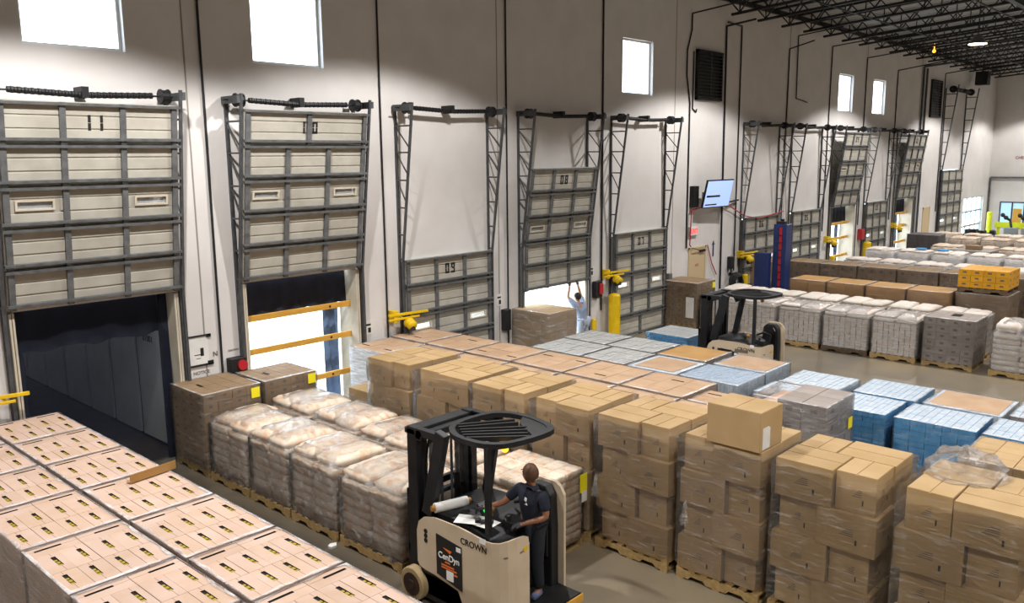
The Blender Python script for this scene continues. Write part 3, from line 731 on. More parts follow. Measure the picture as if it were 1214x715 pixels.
for i in range(5):
    lab = 'wrapped pallet of peach paper sacks in the inner row, %s from the wall' % ordn[i] if i < 4 else 'wrapped block of small peach paper sacks just right of the forklift operator'
    if i < 4: t = sack_load(lab, 7.12, 8.12, YB1[i+1]+.03, YB1[i]-.03, .97, GB, 'bago', seed=i+4, fm='film')
    else:
        t, w, d = load(lab, 7.12, 8.12, YB1[i+1]+.03, YB1[i]-.03, GB, detail=True); nx, ny, nz = 3, 5, 9; h = .93/nz
        for k in range(nz):
            for a in range(nx):
                for b_ in range(ny):
                    if a == 0 or b_ == 0 or k == nz-1: place('sack', sack_mesh(w/nx-.002, d/ny-.002, h*1.02, (k+a+b_) % 5, M['bago'], .04), t, (-w/2+w*(a+.5)/nx+random.uniform(-.006,.006), -d/2+d*(b_+.5)/ny+random.uniform(-.006,.006), PH+h*k))
        film(t, w, d, .12, 1.07, 'film', seed=17, lip=False)
    if i == 4: place('yellow_tag', MB().box(-.004,.004,-.07,.07,-.12,.12).mesh('yellow_tag', M['ylabel']), t, (.46,-.575,.88), (0,0,PI/2)); place('white_tag', MB().box(-.004,.004,-.05,.05,-.07,.07).mesh('white_tag', M['white']), t, (.47,-.58,.70), (0,0,PI/2))

# --- brown carton pallets standing against the wall at the head of the sack rows
def carton_faces(t, w, d, z0, z1, nx, ny, nz, cm, cellprint=True, group=None, zs=None):
    """cartons on the two faces toward the aisle as single parts, the rest of the load one block"""
    h = (z1-z0)/nz; cw, cd = w/nx, d/ny
    me = cached(('cart', round(cw,3), round(cd,3), round(h,3), cm, cellprint), lambda: carton_mesh(cw-.005, cd-.005, h-.004, cm, cellprint))
    for k in range(nz):
        for i in range(nx):
            for j in range(ny):
                if i == 0 or j == 0 or k == nz-1:
                    place('carton', me, t, (-w/2+cw*(i+.5)+random.uniform(-.003,.003), -d/2+cd*(j+.5)+random.uniform(-.003,.003), z0+h*k))
    if nx > 1 and ny > 1 and nz > 1:
        mb = MB().box(-w/2+cw+.01, w/2, -d/2+cd+.01, d/2, z0, z1-h-.005); place('inner_cartons', mb.mesh('inner_cartons', M[cm]), t, kind='stuff')
def carton_mesh(w, d, h, cm, pr=True, tape=False):
    mb = MB().box(-w/2, w/2, -d/2, d/2, 0, h-.003)
    mb.box(-w/2+.002, -.002, -d/2+.002, d/2-.002, h-.003, h) if w > d else mb.box(-w/2+.002, w/2-.002, -d/2+.002, -.002, h-.003, h)
    mb.box(.002, w/2-.002, -d/2+.002, d/2-.002, h-.003, h) if w > d else mb.box(-w/2+.002, w/2-.002, .002, d/2-.002, h-.003, h)
    if pr:
        a = min(d*.16, .05); mb.box(-w/2-.0015, -w/2, -a, a, h*.42, h*.72, 1)
        b = min(w*.12, .04); mb.box(-b, b, -d/2-.0015, -d/2, h*.45, h*.75, 2)
    return mb.mesh('carton', [M[cm], M['greyink'], M['greyink']])
def yellow_lab(t, x, y, z, facing='y'):
    place('yellow_label', MB().box(-.075,.075,-.003,.003,-.085,.085).mesh('yellow_label', M['ylabel']), t, (x,y,z))
GBR = 'brown carton pallets against the back wall'
t, w, d = load('tall pallet of small brown cartons at the aisle corner beside the leftmost dock door', 6.03, 7.05, -1.16, -.06, GBR, detail=True, jit=.2)
carton_faces(t, w, d, PH, 1.36, 4, 4, 8, 'kraftd'); film(t, w, d, .1, 1.36, 'film', seed=3); yellow_lab(t, .40, -d/2-.018, 1.22)
place('hand_slot', MB().box(-.02,.02,-.09,.09,0,.004).mesh('hand_slot', M['slot']), t, (-.25,.05,1.361))
t, w, d = load('tall pallet of small brown cartons in front of the bright open dock door', 7.12, 8.14, -1.16, -.22, GBR, jit=.2)
carton_faces(t, w, d, PH, 1.36, 4, 4, 8, 'kraftd'); film(t, w, d, .1, 1.36, 'film', seed=5); yellow_lab(t, .40, -d/2-.018, 1.24)
place('hand_slot', MB().box(-.02,.02,-.09,.09,0,.004).mesh('hand_slot', M['slot']), t, (-.2,0,1.361))

# --- C: towers of big kraft boxes behind the sacks
def big_box_mesh(w, d, h, variant):
    def mk():
        bm = MB().box(-w/2, w/2, -d/2, d/2, 0, h-.006)
        # four outer flaps meeting along the middle of the long side
        if w >= d: bm.box(-w/2+.003, w/2-.003, -d/2+.003, -.006, h-.006, h); bm.box(-w/2+.003, w/2-.003, .006, d/2-.003, h-.006, h)
        else: bm.box(-w/2+.003, -.006, -d/2+.003, d/2-.003, h-.006, h); bm.box(.006, w/2-.003, -d/2+.003, d/2-.003, h-.006, h)
        s = .012 if variant else -.02
        # print: a few short lines and a this-way-up block on each long face
        for sy in (-1, 1):
            for q in range(4): bm.box(-w*.12+s, w*.10+s-.02*q, sy*d/2-.001, sy*d/2+.001, h*.42+.022*q, h*.42+.022*q+.009, 2)
            bm.box(w*.16, w*.19, sy*d/2-.0012, sy*d/2+.0012, h*.22, h*.36, 1)
        for sx in (-1, 1):
            for q in range(4): bm.box(sx*w/2-.001, sx*w/2+.001, -d*.10+s, d*.13+s-.02*q, h*.42+.022*q, h*.42+.022*q+.009, 2)
            bm.box(sx*w/2-.0012, sx*w/2+.0012, -d*.20, -d*.165, h*.22, h*.36, 1)
        return bm.mesh('carton', [M['kraft'], M['ink'], M['greyink']])
    return cached(('big', round(w,3), round(d,3), round(h,3), variant), mk)
def tower(label, x0, x1, y0, y1, group, nl=4, ztop=1.8, seed=0, detail=True, fm='film', skip=()):
    t, w, d = load(label, x0, x1, y0, y1, group, detail=detail, jit=1.0)
    a = .585; d -= .06; h = (ztop-PH)/nl; rnd = random.Random(seed)
    for k in range(nl):
        dx, dy = rnd.uniform(-.015,.015), rnd.uniform(-.02,.02)
        L, S = a, 1-a; fl = (k+seed) % 2
        # each layer: a long and a short box side by side, swapped in the back row and from layer to layer
        D1, D2 = (L, S) if fl == 0 else (S, L)
        cells = [(-w/2, 0, -d/2, -d/2+d*D1), (-w/2, 0, -d/2+d*D1, d/2), (0, w/2, -d/2, -d/2+d*D2), (0, w/2, -d/2+d*D2, d/2)]
        dy += .018 if fl else -.018
        for q, (xa, xb, ya, yb) in enumerate(cells):
            short = (yb-ya) < d*.5
            if short: xa += .055 if q < 2 else 0; xb -= .05 if q > 1 else 0; ya += .012; yb -= .012
            me = big_box_mesh(round(xb-xa-.008,3), round(yb-ya-.008,3), h-.004, q % 2)
            place('carton', me, t, ((xa+xb)/2+dx, (ya+yb)/2+dy, PH+h*k), (0, 0, rnd.uniform(-.014,.014)))
    film(t, w+.02, d+.04, .2, ztop-.02, fm, off=.012, amp=.026, seed=seed+31, lip=False)
    return t
GC = 'towers of big kraft boxes behind the sacks'
TY = [(-2.52,-3.58),(-3.66,-4.84),(-4.92,-5.98),(-6.06,-7.08),(-7.16,-8.28),(-8.38,-9.46),(-9.54,-10.68),(-10.82,-11.98)]
TL = ['tower of big kraft boxes nearest the wall, its loose top box set back', 'second tower of big kraft boxes from the wall behind the sacks', 'tower of big kraft boxes directly behind the forklift mast',
      'tower of big kraft boxes behind the forklift guard and operator', 'four-layer tower of big kraft boxes on the pallet just right of the sack block', 'four-layer tower of big kraft boxes carrying the single loose carton',
      'wrapped tower of big kraft boxes second from the right edge of the photo', 'tower of big kraft boxes at the lower right corner with plastic on top']
for i, (b, a) in enumerate(TY):
    tt = tower(TL[i], 8.2, 9.3, a, b, GC, seed=i, fm='film')
    if i == 7:
        vs = []; n = 22; mb = MB(); rc = random.Random(3); nr = 9
        for j in range(nr):
            r = 1-j/(nr-1)
            for q in range(n):
                an = 2*PI*q/n; cr = rc.uniform(-1,1)
                vs.append((.44*r**.6*math.cos(an)*(1+.10*cr), .38*r**.6*math.sin(an)*(1+.10*rc.uniform(-1,1)), max(.004, .20*(1-r*r)*(1+.22*math.sin(5*an)) + .035*cr*(1-r))))
        mb.add(vs, [(j*n+q, j*n+(q+1)%n, (j+1)*n+(q+1)%n, (j+1)*n+q) for j in range(nr-1) for q in range(n)])
        place('bunched_film', mb.mesh('bunched_film', M['filmh']), tt, (.32,.20,1.802))
    if i in (4,5):   # loose tail of film
        mb = MB(); vs = []
        for j in range(6): z = 1.02-.055*j; s = .012+.012*j+.01*math.sin(j*2.1); vs += [(-.60-.01*j, .49-s, z-.01*(j%2)), (-.59-.025*j, .49+.01*math.sin(j), z+.01), (-.60-.008*j, .49+s*.8, z+.012*(j%3))]
        mb.add(vs, [(3*j+a_, 3*j+a_+1, 3*j+4+a_, 3*j+3+a_) for j in range(5) for a_ in range(2)]); place('film_tail', mb.mesh('film_tail', M['filmh']), tt, (0, 0 if i == 4 else -.1, 0))
lb = thing('carton', 'single loose kraft carton with a white label standing on top of a box tower', 'box', (8.44,-9.08,1.802), math.radians(-1))
place('carton_body', MB().box(-.26,.26,-.325,.325,0,.445).mesh('carton_body', M['kraft'], bevel=.004), lb)
place('top_flap', MB().box(-.258,.258,-.322,-.004,.4455,.450).box(-.258,.258,.004,.322,.4455,.450).mesh('top_flap', M['kraft']), lb)
place('white_label', MB().box(-.2,-.03,-.3275,-.3255,.02,.25).box(-.2,-.06,-.3275,-.3255,.25,.265).mesh('white_label', M['white']), lb, label='torn white paper label')
t, w, d = load('low pallet with one kraft box and loose crumpled film near the open dock door', 8.25, 9.25, -2.44, -1.34, None, jit=1)
place('carton', big_box_mesh(.60,.62,.44,0), t, (.12,.1,PH)); place('carton', big_box_mesh(.60,.62,.44,1), t, (.12,.1,PH+.44))
mb = MB(); vs = []; n = 10
for j in range(7):
    for i in range(n+1): u = i/n; z = 1.02*(1-j/6); vs.append((-.42-.22*(j/6)**2+.04*math.sin(3*i+j), -.5+1.0*u, max(.15, z-.12*math.sin(PI*u))+.03*math.sin(i*2+j*1.3)))
mb.add(vs, [(j*(n+1)+i, j*(n+1)+i+1, (j+1)*(n+1)+i+1, (j+1)*(n+1)+i) for j in range(6) for i in range(n)]); place('loose_film', mb.mesh('loose_film', M['filmh'], smooth=True), t, (.2,.05,0))

# --- D: flat-topped brown carton pallets, third and fourth columns
def flat_load(label, x0, x1, y0, y1, z, group, cm='tanb', nx=2, ny=3, fm='film', slots=True, seed=0, z0=.0):
    t, w, d = load(label, x0, x1, y0, y1, group, jit=.7)
    h = .24; nz = max(1, round((z-h-PH)/.22)); block(t, w, d, PH, z-h, nx+1, ny, nz, M[cm])
    for i in range(nx):
        for j in range(ny):
            s = slots and ((i*3+j*2+seed) % 4 == 0)
            me = slot_carton_mesh(w/nx-.006, d/ny-.006, h-.003, (.0,.0), cm, 'y', False) if s else cached(('fl', round(w/nx,3), round(d/ny,3), cm), lambda: carton_mesh(w/nx-.006, d/ny-.006, h-.003, cm, False))
            place('carton', me, t, (-w/2+w*(i+.5)/nx, -d/2+d*(j+.5)/ny, z-h+random.uniform(-.003,.002)), (0,0,random.uniform(-.006,.006)))
    film(t, w, d, .1, z, fm, seed=seed+71)
    return t
GD = 'flat-topped brown carton pallets behind the box towers'
Y3 = [-.15,-1.22,-2.32,-3.45,-4.62,-5.78,-6.95,-8.05]
for i in range(7):
    lab = 'white-wrapped pallet of brown cartons behind the box towers, beside the open door' if i == 0 else 'flat-topped pallet of brown cartons directly behind the box towers, %s from the wall' % ordn[i]
    flat_load(lab, 9.58, 10.62, Y3[i+1]+.02, Y3[i]-.02, 1.40, GD, seed=i, fm='filmw' if i == 0 else 'film')
Y4 = [-.05,-1.10,-2.2,-3.4,-4.6,-5.77,-6.95]
for i in range(6):
    flat_load('brown carton pallet in the second flat-topped row behind the towers, %s from the wall' % ordn[i], 10.70, 11.76, Y4[i+1]+.02, Y4[i]-.02, 1.40, GD, seed=i+2)
flat_load('flat-topped pallet of brown cartons between the second brown row and the grey-wrapped half pallet', 10.70, 11.40, -8.05, -7.0, 1.38, GD, seed=9)
t, w, d = load('grey-wrapped pallet of printed cartons, taller at one end, behind the loose carton', 11.46, 12.5, -8.82, -7.68, None, jit=.5)
for k in range(5):
    for j in range(3):
        for i in range(2):
            if k == 4 and j == 2: continue
            place('carton', cached('gwc', lambda: carton_mesh(.505, .36, .256, 'greycarton', True)), t, ((i-.5)*.51, (j-1)*.372, PH+.26*k))
for i in range(2): place('carton', cached('gwt', lambda: carton_mesh(.505,.36,.10,'tan',False)), t, ((i-.5)*.51, .372, PH+1.04))
film(t, w, d, .1, 1.43, 'filmh', seed=77); yellow_lab(t, .38, -d/2-.02, 1.0); yellow_lab(t, .38, -d/2-.02, .6)
flat_load('tape-crossed pallet of flat brown cartons at the right edge behind the plastic hump', 10.66, 11.7, -11.9, -10.74, 1.40, GD, seed=4, nx=2, ny=4, slots=False, cm='kraft')

# --- E: pale topped pallets and blue tray pallets, fifth and sixth columns
def tray_load(label, x0, x1, y0, y1, z, group, side='blue', top='bluetop', nx=3, ny=10, nl=11, fm='film', seed=0, lone=False, strip=None):
    t, w, d = load(label, x0, x1, y0, y1, group, jit=.6, detail=lone)
    h = (z-PH)/nl
    block(t, w, d, PH, z-h, 3, 5, nl-1, [M[side], M[top]], 'tray_stack', .008, 1)
    me = cached(('tray', round(w/nx,3), round(d/ny,3), round(h,3), side, top), lambda: tray_mesh(w/nx-.006, d/ny-.006, h-.004, side, top))
    if lone:
        for i in range(nx):
            for j in range(ny): place('tray', me, t, (-w/2+w*(i+.5)/nx, -d/2+d*(j+.5)/ny, z-h+random.uniform(0,.003)))
    else:
        mb = MB()
        for i in range(nx):
            for j in range(ny):
                cx, cy = -w/2+w*(i+.5)/nx, -d/2+d*(j+.5)/ny; a, b = w/nx/2-.004, d/ny/2-.004
                mb.box(cx-a, cx+a, cy-b, cy+b, z-h, z-.002+random.uniform(-.004,.004)); mb.m[-5] = 1
        place('tray_layer', mb.mesh('tray_layer', [M[side], M[top]]), t, kind='stuff')
    if strip:
        place('tray_band', MB().box(-w/2-.008, -w/2, -d/2, d/2, z-.09, z-.01).mesh('tray_band', M[strip]), t)
    film(t, w, d, .1, z, fm, seed=seed+91)
    return t
def tray_mesh(w, d, h, side, top):
    mb = MB().box(-w/2, w/2, -d/2, d/2, 0, h); mb.m[1] = 1
    return mb.mesh('tray', [M[side], M[top]])
GE = 'pale and blue topped pallets by the cross aisle'
tray_load('pale-topped pallet with a green band, nearest the wall in the row by the cross aisle', 12.14, 13.18, -3.82, -2.62, 1.30, GE, 'greycarton', 'paletop', 3, 12, strip='greenstrip', seed=1)
tray_load('pale-topped pallet with a reddish band beside the green-banded one', 12.14, 13.18, -4.85, -3.88, 1.30, GE, 'greycarton', 'paletop', 3, 12, strip='redstrip', seed=2)
tray_load('pale-topped pallet in the outer row by the cross aisle, nearest the wall', 13.24, 14.2, -3.62, -2.56, 1.30, GE, 'greycarton', 'paletop', 3, 12, seed=3)
tray_load('pale-topped pallet in the outer row by the cross aisle, second from the wall', 13.24, 14.2, -4.76, -3.68, 1.30, GE, 'greycarton', 'paletop', 3, 12, seed=4)
def sheet_load(label, x0, x1, y0, y1, z, side, sheet, seed, inset=.1):
    t, w, d = load(label, x0, x1, y0, y1, GE, jit=.6)
    block(t, w, d, PH, z-.01, 3, 5, 10, M[side], 'tray_stack')
    place('top_sheet', MB().box(-w/2+inset, w/2-inset, -d/2+inset, d/2-inset, z-.008, z-.002).mesh('top_sheet', M[sheet]), t, label='flat cardboard cover sheet')
    film(t, w, d, .1, z, 'film', seed=seed); 
    return t
sheet_load('blue tray pallet with a brown cover sheet, in the middle of the pale pallets', 12.14, 13.18, -5.92, -4.9, 1.30, 'bluetop', 'tanb', 21)
sheet_load('pallet with a mustard cover sheet just in front of the unmanned forklift', 13.24, 14.25, -5.86, -4.82, 1.30, 'greycarton', 'orange', 22, .02)
tray_load('blue-grey can pallet between the two brown-sheeted pallets and the carton rows', 12.14, 13.15, -7.08, -5.98, 1.30, GE, 'bluetop', 'paletop2', 8, 14, nl=9, seed=5)
sheet_load('blue tray pallet with a brown cover sheet beside the unmanned forklift', 13.24, 14.2, -7.05, -6.02, 1.30, 'bluetop', 'tanb', 23, .05)
tray_load('pale blue-white topped pallet left of the dark blue pallets, inner one', 12.55, 13.35, -8.22, -7.15, 1.15, GE, 'bluetop', 'bluetop', 3, 12, seed=6)
tray_load('pale blue-white topped pallet left of the dark blue pallets, outer one at the aisle', 13.4, 14.4, -8.22, -7.2, 1.15, GE, 'bluetop', 'bluetop', 3, 12, seed=7)
GF = 'blue tray pallets at the right of the block'
tray_load('blue tray pallet right of the grey-wrapped pallet, front one', 12.9, 13.88, -9.16, -8.3, 1.05, GF, lone=True, seed=8, fm='film')
tray_load('blue tray pallet at the aisle behind the one beside the grey-wrapped pallet', 13.95, 15.0, -9.26, -8.24, 1.05, GF, lone=True, seed=9)
tray_load('wide blue tray pallet with all its layers in view, in front of the brown-sheeted one', 12.92, 13.88, -10.4, -9.27, 1.05, GF, lone=True, seed=10, fm='film')
sheet_load('blue tray pallet with a pale brown cover sheet at the aisle on the right', 13.98, 15.06, -10.5, -9.36, 1.05, 'bluetop', 'tanb', 24, .06)
tray_load('blue tray pallet cut by the right edge of the photo', 12.92, 13.9, -11.6, -10.48, 1.05, GF, lone=True, seed=11)
tray_load('white-topped pallet at the aisle cut by the right edge of the photo', 14.0, 15.0, -11.7, -10.58, 1.08, GF, 'greycarton', 'bluetop', 3, 10, seed=12)
tray_load('short stack of blue trays on its own left of the unmanned forklift', 16.85, 17.95, -3.36, -2.2, .78, None, 'blue', 'paletop', 3, 8, nl=8, lone=True, seed=13)
# wrapped pallet by the half-raised door
t, w, d = load('film-wrapped pallet of brown cartons in front of the half-raised door 08', 14.42, 15.42, -1.2, -.03, None, jit=.2)
carton_faces(t, w, d, PH, 1.44, 3, 4, 6, 'kraft', False); film(t, w, d, .1, 1.44, 'filmh', seed=41)

# --- far rows across the aisle
GG = 'white sack pallets along the far side of the cross aisle'
YF1 = [-1.28,-2.5,-3.62,-4.82,-6.05,-7.2]
for i in range(5):
    sack_load('white-wrapped sack pallet facing the cross aisle, %s from the wall' % ordn[i], 20.92, 21.95, YF1[i+1]+.03, YF1[i]-.03, 1.0, GG, 'bagg', seed=i, fm='filmh', wood='wooddk' if i == 3 else 'wood', tall=.10, brick=True)
for i in range(6):
    y1 = -1.3-1.18*i
    sack_load('peach sack pallet hidden behind the white sack row, %s from the wall' % ordn[i], 22.05, 23.1, y1-1.13, y1, 1.06, 'sack pallets behind the white sack row', 'bagw', seed=i+2, detail=False, nl=3 if i < 5 else 7, tall=.10)
t, w, d = load('tall pallet of small brown cartons against the wall near the exit sign', 20.95, 21.98, -1.2, -.05, GBR, detail=True, jit=.2)
carton_faces(t, w, d, PH, 1.38, 4, 5, 8, 'kraftd'); film(t, w, d, .1, 1.38, 'film', seed=15); yellow_lab(t, .42, -d/2-.02, 1.24)
place('white_notice', MB().box(-.003,.003,-.13,.13,-.3,.3).mesh('white_notice', M['white']), t, (-w/2-.025,-.36,.66))
t, w, d = load('pallet of grey printed cartons on a clean pallet in the far aisle row', 20.95, 22.0, -8.4, -7.28, None, detail=True, jit=.2)
carton_faces(t, w, d, PH, 1.18, 4, 4, 6, 'greycarton'); film(t, w, d, .1, 1.18, 'film', seed=16)
place('open_flap', MB().box(-.16,.16,-.1,.1,0,.006).mesh('open_flap', M['slot']), t, (.1,.0,1.182))
sack_load('loose white sack pallet at the right edge across the aisle', 20.9, 22.0, -9.9, -8.72, .98, GG, 'bagg', seed=3, fm='filmh', tall=.22)
GH = 'orange-brown wrapped carton pallets'
for i in range(4):
    y1 = -2.82-1.09*i
    t, w, d = load('orange-brown wrapped carton pallet in the third far row, %s from the wall' % ordn[i], 23.45, 24.5, y1-1.05, y1, GH, jit=.2)
    carton_faces(t, w, d, PH, 1.40, 2, 2, 4, 'orange', False); film(t, w, d, .1, 1.40, 'film', seed=i+50)
t, w, d = load('bright golden yellow cartons on a dark pallet stacked on another pallet', 23.75, 24.95, -8.40, -7.22, None, z=1.415, wood='wooddk', jit=.2)
carton_faces(t, w, d, PH, .60, 3, 4, 3, 'ycarton', True)
t, w, d = load('brown wrapped pallet right under the yellow carton stack', 23.75, 24.95, -8.44, -7.2, GH, jit=.2, wood='wooddk'); 
carton_faces(t, w, d, PH, 1.40, 2, 2, 4, 'kraftd', False); film(t, w, d, .1, 1.40, 'film', seed=59)
GI = 'dark brown carton pallets in the fourth far row'
for i in range(6):
    y1 = -1.2-1.2*i
    t, w, d = load('dark brown carton pallet in the fourth far row, %s from the wall' % ordn[i], 26.6, 27.65, y1-1.17, y1, GI, jit=.2)
    carton_faces(t, w, d, PH, 1.5, 2, 4, 5, 'kraftd', True); film(t, w, d, .1, 1.5, 'film', seed=i+60)
t, w, d = load('tall dark brown carton pallet at the right edge beyond the yellow cartons', 25.7, 26.55, -9.5, -8.4, GI, jit=.2)
carton_faces(t, w, d, PH, 1.35, 2, 4, 6, 'kraftd', True); film(t, w, d, .1, 1.35, 'film', seed=67)
t, w, d = load('brown carton pallet against the wall behind the blue wrapping machine', 26.3, 27.3, -1.1, -.06, GBR, jit=.2)
carton_faces(t, w, d, PH, 1.45, 2, 3, 5, 'kraftd', False)
# ------------------------------------------------------------------ forklifts
def outline_panel(mb, path, zb, zt, th, m=0):
    """upright sheet along a plan path; zb/zt give its lower and upper edge per vertex"""
    n = len(path); vs = []
    for i, (x, y) in enumerate(path):
        a = Vector(path[max(0,i-1)]); b = Vector(path[min(n-1,i+1)]); t = (b-a).normalized(); nx, ny = t.y, -t.x
        vs += [(x,y,zb[i]), (x,y,zt[i]), (x-nx*th,y-ny*th,zt[i]-.01), (x-nx*th,y-ny*th,zb[i])]
    fs = []
    for i in range(n-1):
        a, b = 4*i, 4*(i+1)
        for k in range(4): fs.append((a+k, a+(k+1)%4, b+(k+1)%4, b+k))
    fs += [(0,1,2,3), (4*n-1,4*n-2,4*n-3,4*n-4)]
    mb.add(vs, fs, m)
def forklift(label, loc, rz, driver):
    t = thing('forklift', label, 'forklift', loc, rz, 'stand-up reach trucks')
    # beige body shell: left side, rounded rear corner, short rear face; mirrored right side panel
    path = [(-.50,.76),(-.55,.73),(-.57,.67),(-.57,.58),(-.57,.42),(-.57,.05),(-.57,-.05),(-.57,-.25),(-.565,-.36),(-.545,-.44),(-.50,-.51),(-.43,-.565),(-.33,-.60),(-.22,-.615),(-.17,-.615),(-.145,-.61)]
    zb = [.50,.48,.45,.43,.42,.36,.16,.10,.10,.10,.10,.10,.10,.10,.10,.12]
    zt = [.74,.86,.985,1.06,1.10,1.105,1.10,1.08,1.065,1.06,1.06,1.075,1.09,1.085,1.06,.97]
    mb = MB(); outline_panel(mb, path, zb, zt, .035)
    b = place('body_shell', mb.mesh('body_shell', M['beige'], smooth=False), t)
    mb = MB(); outline_panel(mb, [(.565,-.53),(.565,-.47),(.565,-.40),(.565,-.14),(.565,-.06),(.565,.02),(.565,.3),(.565,.72),(.50,.76)], [.1,.1,.1,.1,.1,.12,.2,.4,.5], [1.28,1.37,1.41,1.41,1.34,1.08,1.08,1.06,.9], .035)
    place('side_shell', mb.mesh('side_shell', M['beige']), t)
    p = place('battery_door', MB().prism([(.38,.93),(-.02,.885),(-.02,.375),(.38,.46)], 'x', -.577, -.569).mesh('battery_door', M['black']), t)
    place('door_lettering', text_mesh('CenDyn', .10, M['wprint'], .0015), p, (-.579,.18,.70), (PI/2,0,-PI/2))
    place('orange_mark', MB().prism([(.27,.80),(.13,.79),(.16,.755)], 'x', -.5795, -.577).mesh('orange_mark', M['orangeprint']), p)
    mm = MB()
    for q, (y0, y1, z) in enumerate([(.24,.16,.64),(.30,.10,.60),(.30,.06,.57),(.14,.05,.53)]): mm.box(-.579,-.577,y1,y0,z-.010,z+.008)
    place('orange_lines', mm.mesh('orange_lines', M['orangeprint']), p)
    place('white_sticker', MB().box(-.580,-.577,.11,.22,.44,.55).mesh('white_sticker', M['wprint']), p); place('white_sticker', MB().box(-.580,-.577,-.01,.06,.82,.87).mesh('white_sticker', M['wprint']), p)
    place('maker_lettering', text_mesh('CROWN', .10, M['ink'], .0015), b, (-.5725,-.20,.965), (PI/2,0,-PI/2))
    place('white_sticker', MB().box(-.574,-.571,-.38,-.29,1.03,1.09).mesh('white_sticker', M['wprint']), b)
    place('orange_mark', MB().bar((-.24,-.616,.93),(-.19,-.619,.95),.004,.05).mesh('orange_mark', M['yellow']), b)
    mm = MB()
    for q in range(4): mm.bar((-.47+.06*q,-.545-.02*q,.90+.004*q),(-.43+.06*q,-.566-.016*q,.90+.008*q),.006,.012)
    place('worn_script', mm.mesh('worn_script', M['greyink']), b)
    mm = MB()
    for q in range(3):
        c = (-.571, .555, .90-.055*q); mm.cyl((c[0]-.004,c[1],c[2]),(c[0]+.002,c[1],c[2]),.028,12)
    place('cooling_slots', mm.mesh('cooling_slots', M['black']), b)
    # chassis, skirt, floor plate, wheels
    place('chassis', MB().box(-.53,.53,-.28,.70,.12,.98).box(-.53,.53,.0,.62,.06,.36).box(-.12,.53,-.80,-.28,.10,.19).box(-.46,-.19,-.52,-.28,.12,1.0).mesh('chassis', M['blackp']), t)
    place('platform_mat', MB().box(-.10,.52,-.78,-.30,.192,.200).mesh('platform_mat', M['black']), t)
    place('platform_edge', MB().box(-.12,.53,-.812,-.80,.11,.20).mesh('platform_edge', M['bar']), t)
    for sx in (-1,1):
        w_ = place('wheel', MB().cyl((sx*.50,.78,.2),(sx*.61,.78,.2),.2,24).mesh('wheel', M['tyre'], bevel=.012), t)
        place('hub', MB().cyl((sx*.60,.78,.2),(sx*.618,.78,.2),.135,20).cyl((sx*.618,.78,.2),(sx*.63,.78,.2),.06,12).mesh('hub', M['hub']), w_)
        place('outrigger', MB().box(sx*.46-.05,sx*.46+.05,.7,1.0,.04,.16).mesh('outrigger', M['blackp']), t)
    # console
    place('console', MB().prism([(.70,1.00),(.70,1.06),(.30,1.085),(-.02,1.06),(-.30,1.0),(-.34,.86),(-.28,.8)], 'x', -.42, .50).mesh('console', M['steel']), t)
    place('display', MB().bar((-.08,.06,1.08),(-.08,.16,1.20),.16,.03).mesh('display', M['blackp'], bevel=.006), t)
    place('display_screen', MB().bar((-.08,.062,1.12),(-.08,.10,1.165),.10,.034).mesh('display_screen', M['greenled'] if driver else M['black']), t)
    place('steering_tiller', MB().cyl((-.02,-.24,1.02),(-.02,-.26,1.10),.10,16).cyl((-.09,-.26,1.10),(-.09,-.26,1.16),.022,10).mesh('steering_tiller', M['black']), t)
    place('control_lever', MB().cyl((-.05,.03,1.06),(-.08,.0,1.16),.018,8).sphere((-.08,.0,1.17),.04,10,6).mesh('control_lever', M['orange']), t)
    place('grab_bar', MB().tube([(.30,-.30,1.0),(.30,-.33,1.16),(.30,-.18,1.2),(.30,.0,1.12)],.02,8).mesh('grab_bar', M['black']), t)
    # backrest on the right side
    br = place('backrest', MB().prism([(-.46,.18),(-.06,.18),(-.06,.9),(-.10,1.30),(-.18,1.38),(-.36,1.38),(-.44,1.28),(-.46,.9)], 'x', .40, .525).mesh('backrest', M['black'], bevel=.02, seg=2), t)
    place('backrest_pad', MB().prism([(-.42,.55),(-.10,.55),(-.10,.9),(-.14,1.26),(-.20,1.32),(-.34,1.32),(-.40,1.24),(-.42,.9)], 'x', .37, .40).mesh('backrest_pad', M['blackp'], bevel=.012), br)
    # mast
    ms = MB()
    for sx in (-1,1): ms.box(sx*.43-.05,sx*.43+.05,.78,.94,.08,2.02)
    mast = place('mast_rails', ms.mesh('mast_rails', M['blackp'], bevel=.006), t)
    im = MB()
    for sx in (-1,1): im.box(sx*.325-.035,sx*.325+.035,.81,.91,.1,1.98)
    place('inner_mast_rails', im.mesh('inner_mast_rails', M['steel']), mast)
    place('mast_crosshead', MB().box(-.48,.48,.80,.98,1.93,2.0).box(-.48,.48,.70,.80,1.88,1.96).cyl((-.48,.74,1.95),(-.40,.74,1.95),.06,14).cyl((.40,.74,1.95),(.48,.74,1.95),.06,14).mesh('mast_crosshead', M['steel'], bevel=.008), mast)
    place('mast_crossbar', MB().box(-.36,.36,.84,.90,1.1,1.16).mesh('mast_crossbar', M['steel'], bevel=.008), mast)
    for x in (-.20,.20): place('lift_cylinder', MB().cyl((x,.84,.1),(x,.84,1.3),.045,12).cyl((x,.84,1.3),(x,.84,1.9),.03,12,1).mesh('lift_cylinder', [M['blackp'], M['galv']]), mast)
    for x in (-.08,.08): place('lift_chain', MB().box(x-.015,x+.015,.80,.815,.4,1.9).mesh('lift_chain', M['galvd']), mast)
    place('carriage', MB().box(-.45,.45,.95,1.0,.12,.22).box(-.45,.45,.95,1.0,.5,.58).box(-.45,-.38,.95,1.0,.22,1.25).box(.38,.45,.95,1.0,.22,1.25).box(-.45,.45,.95,1.0,1.17,1.25).mesh('carriage', M['blackp']), mast)
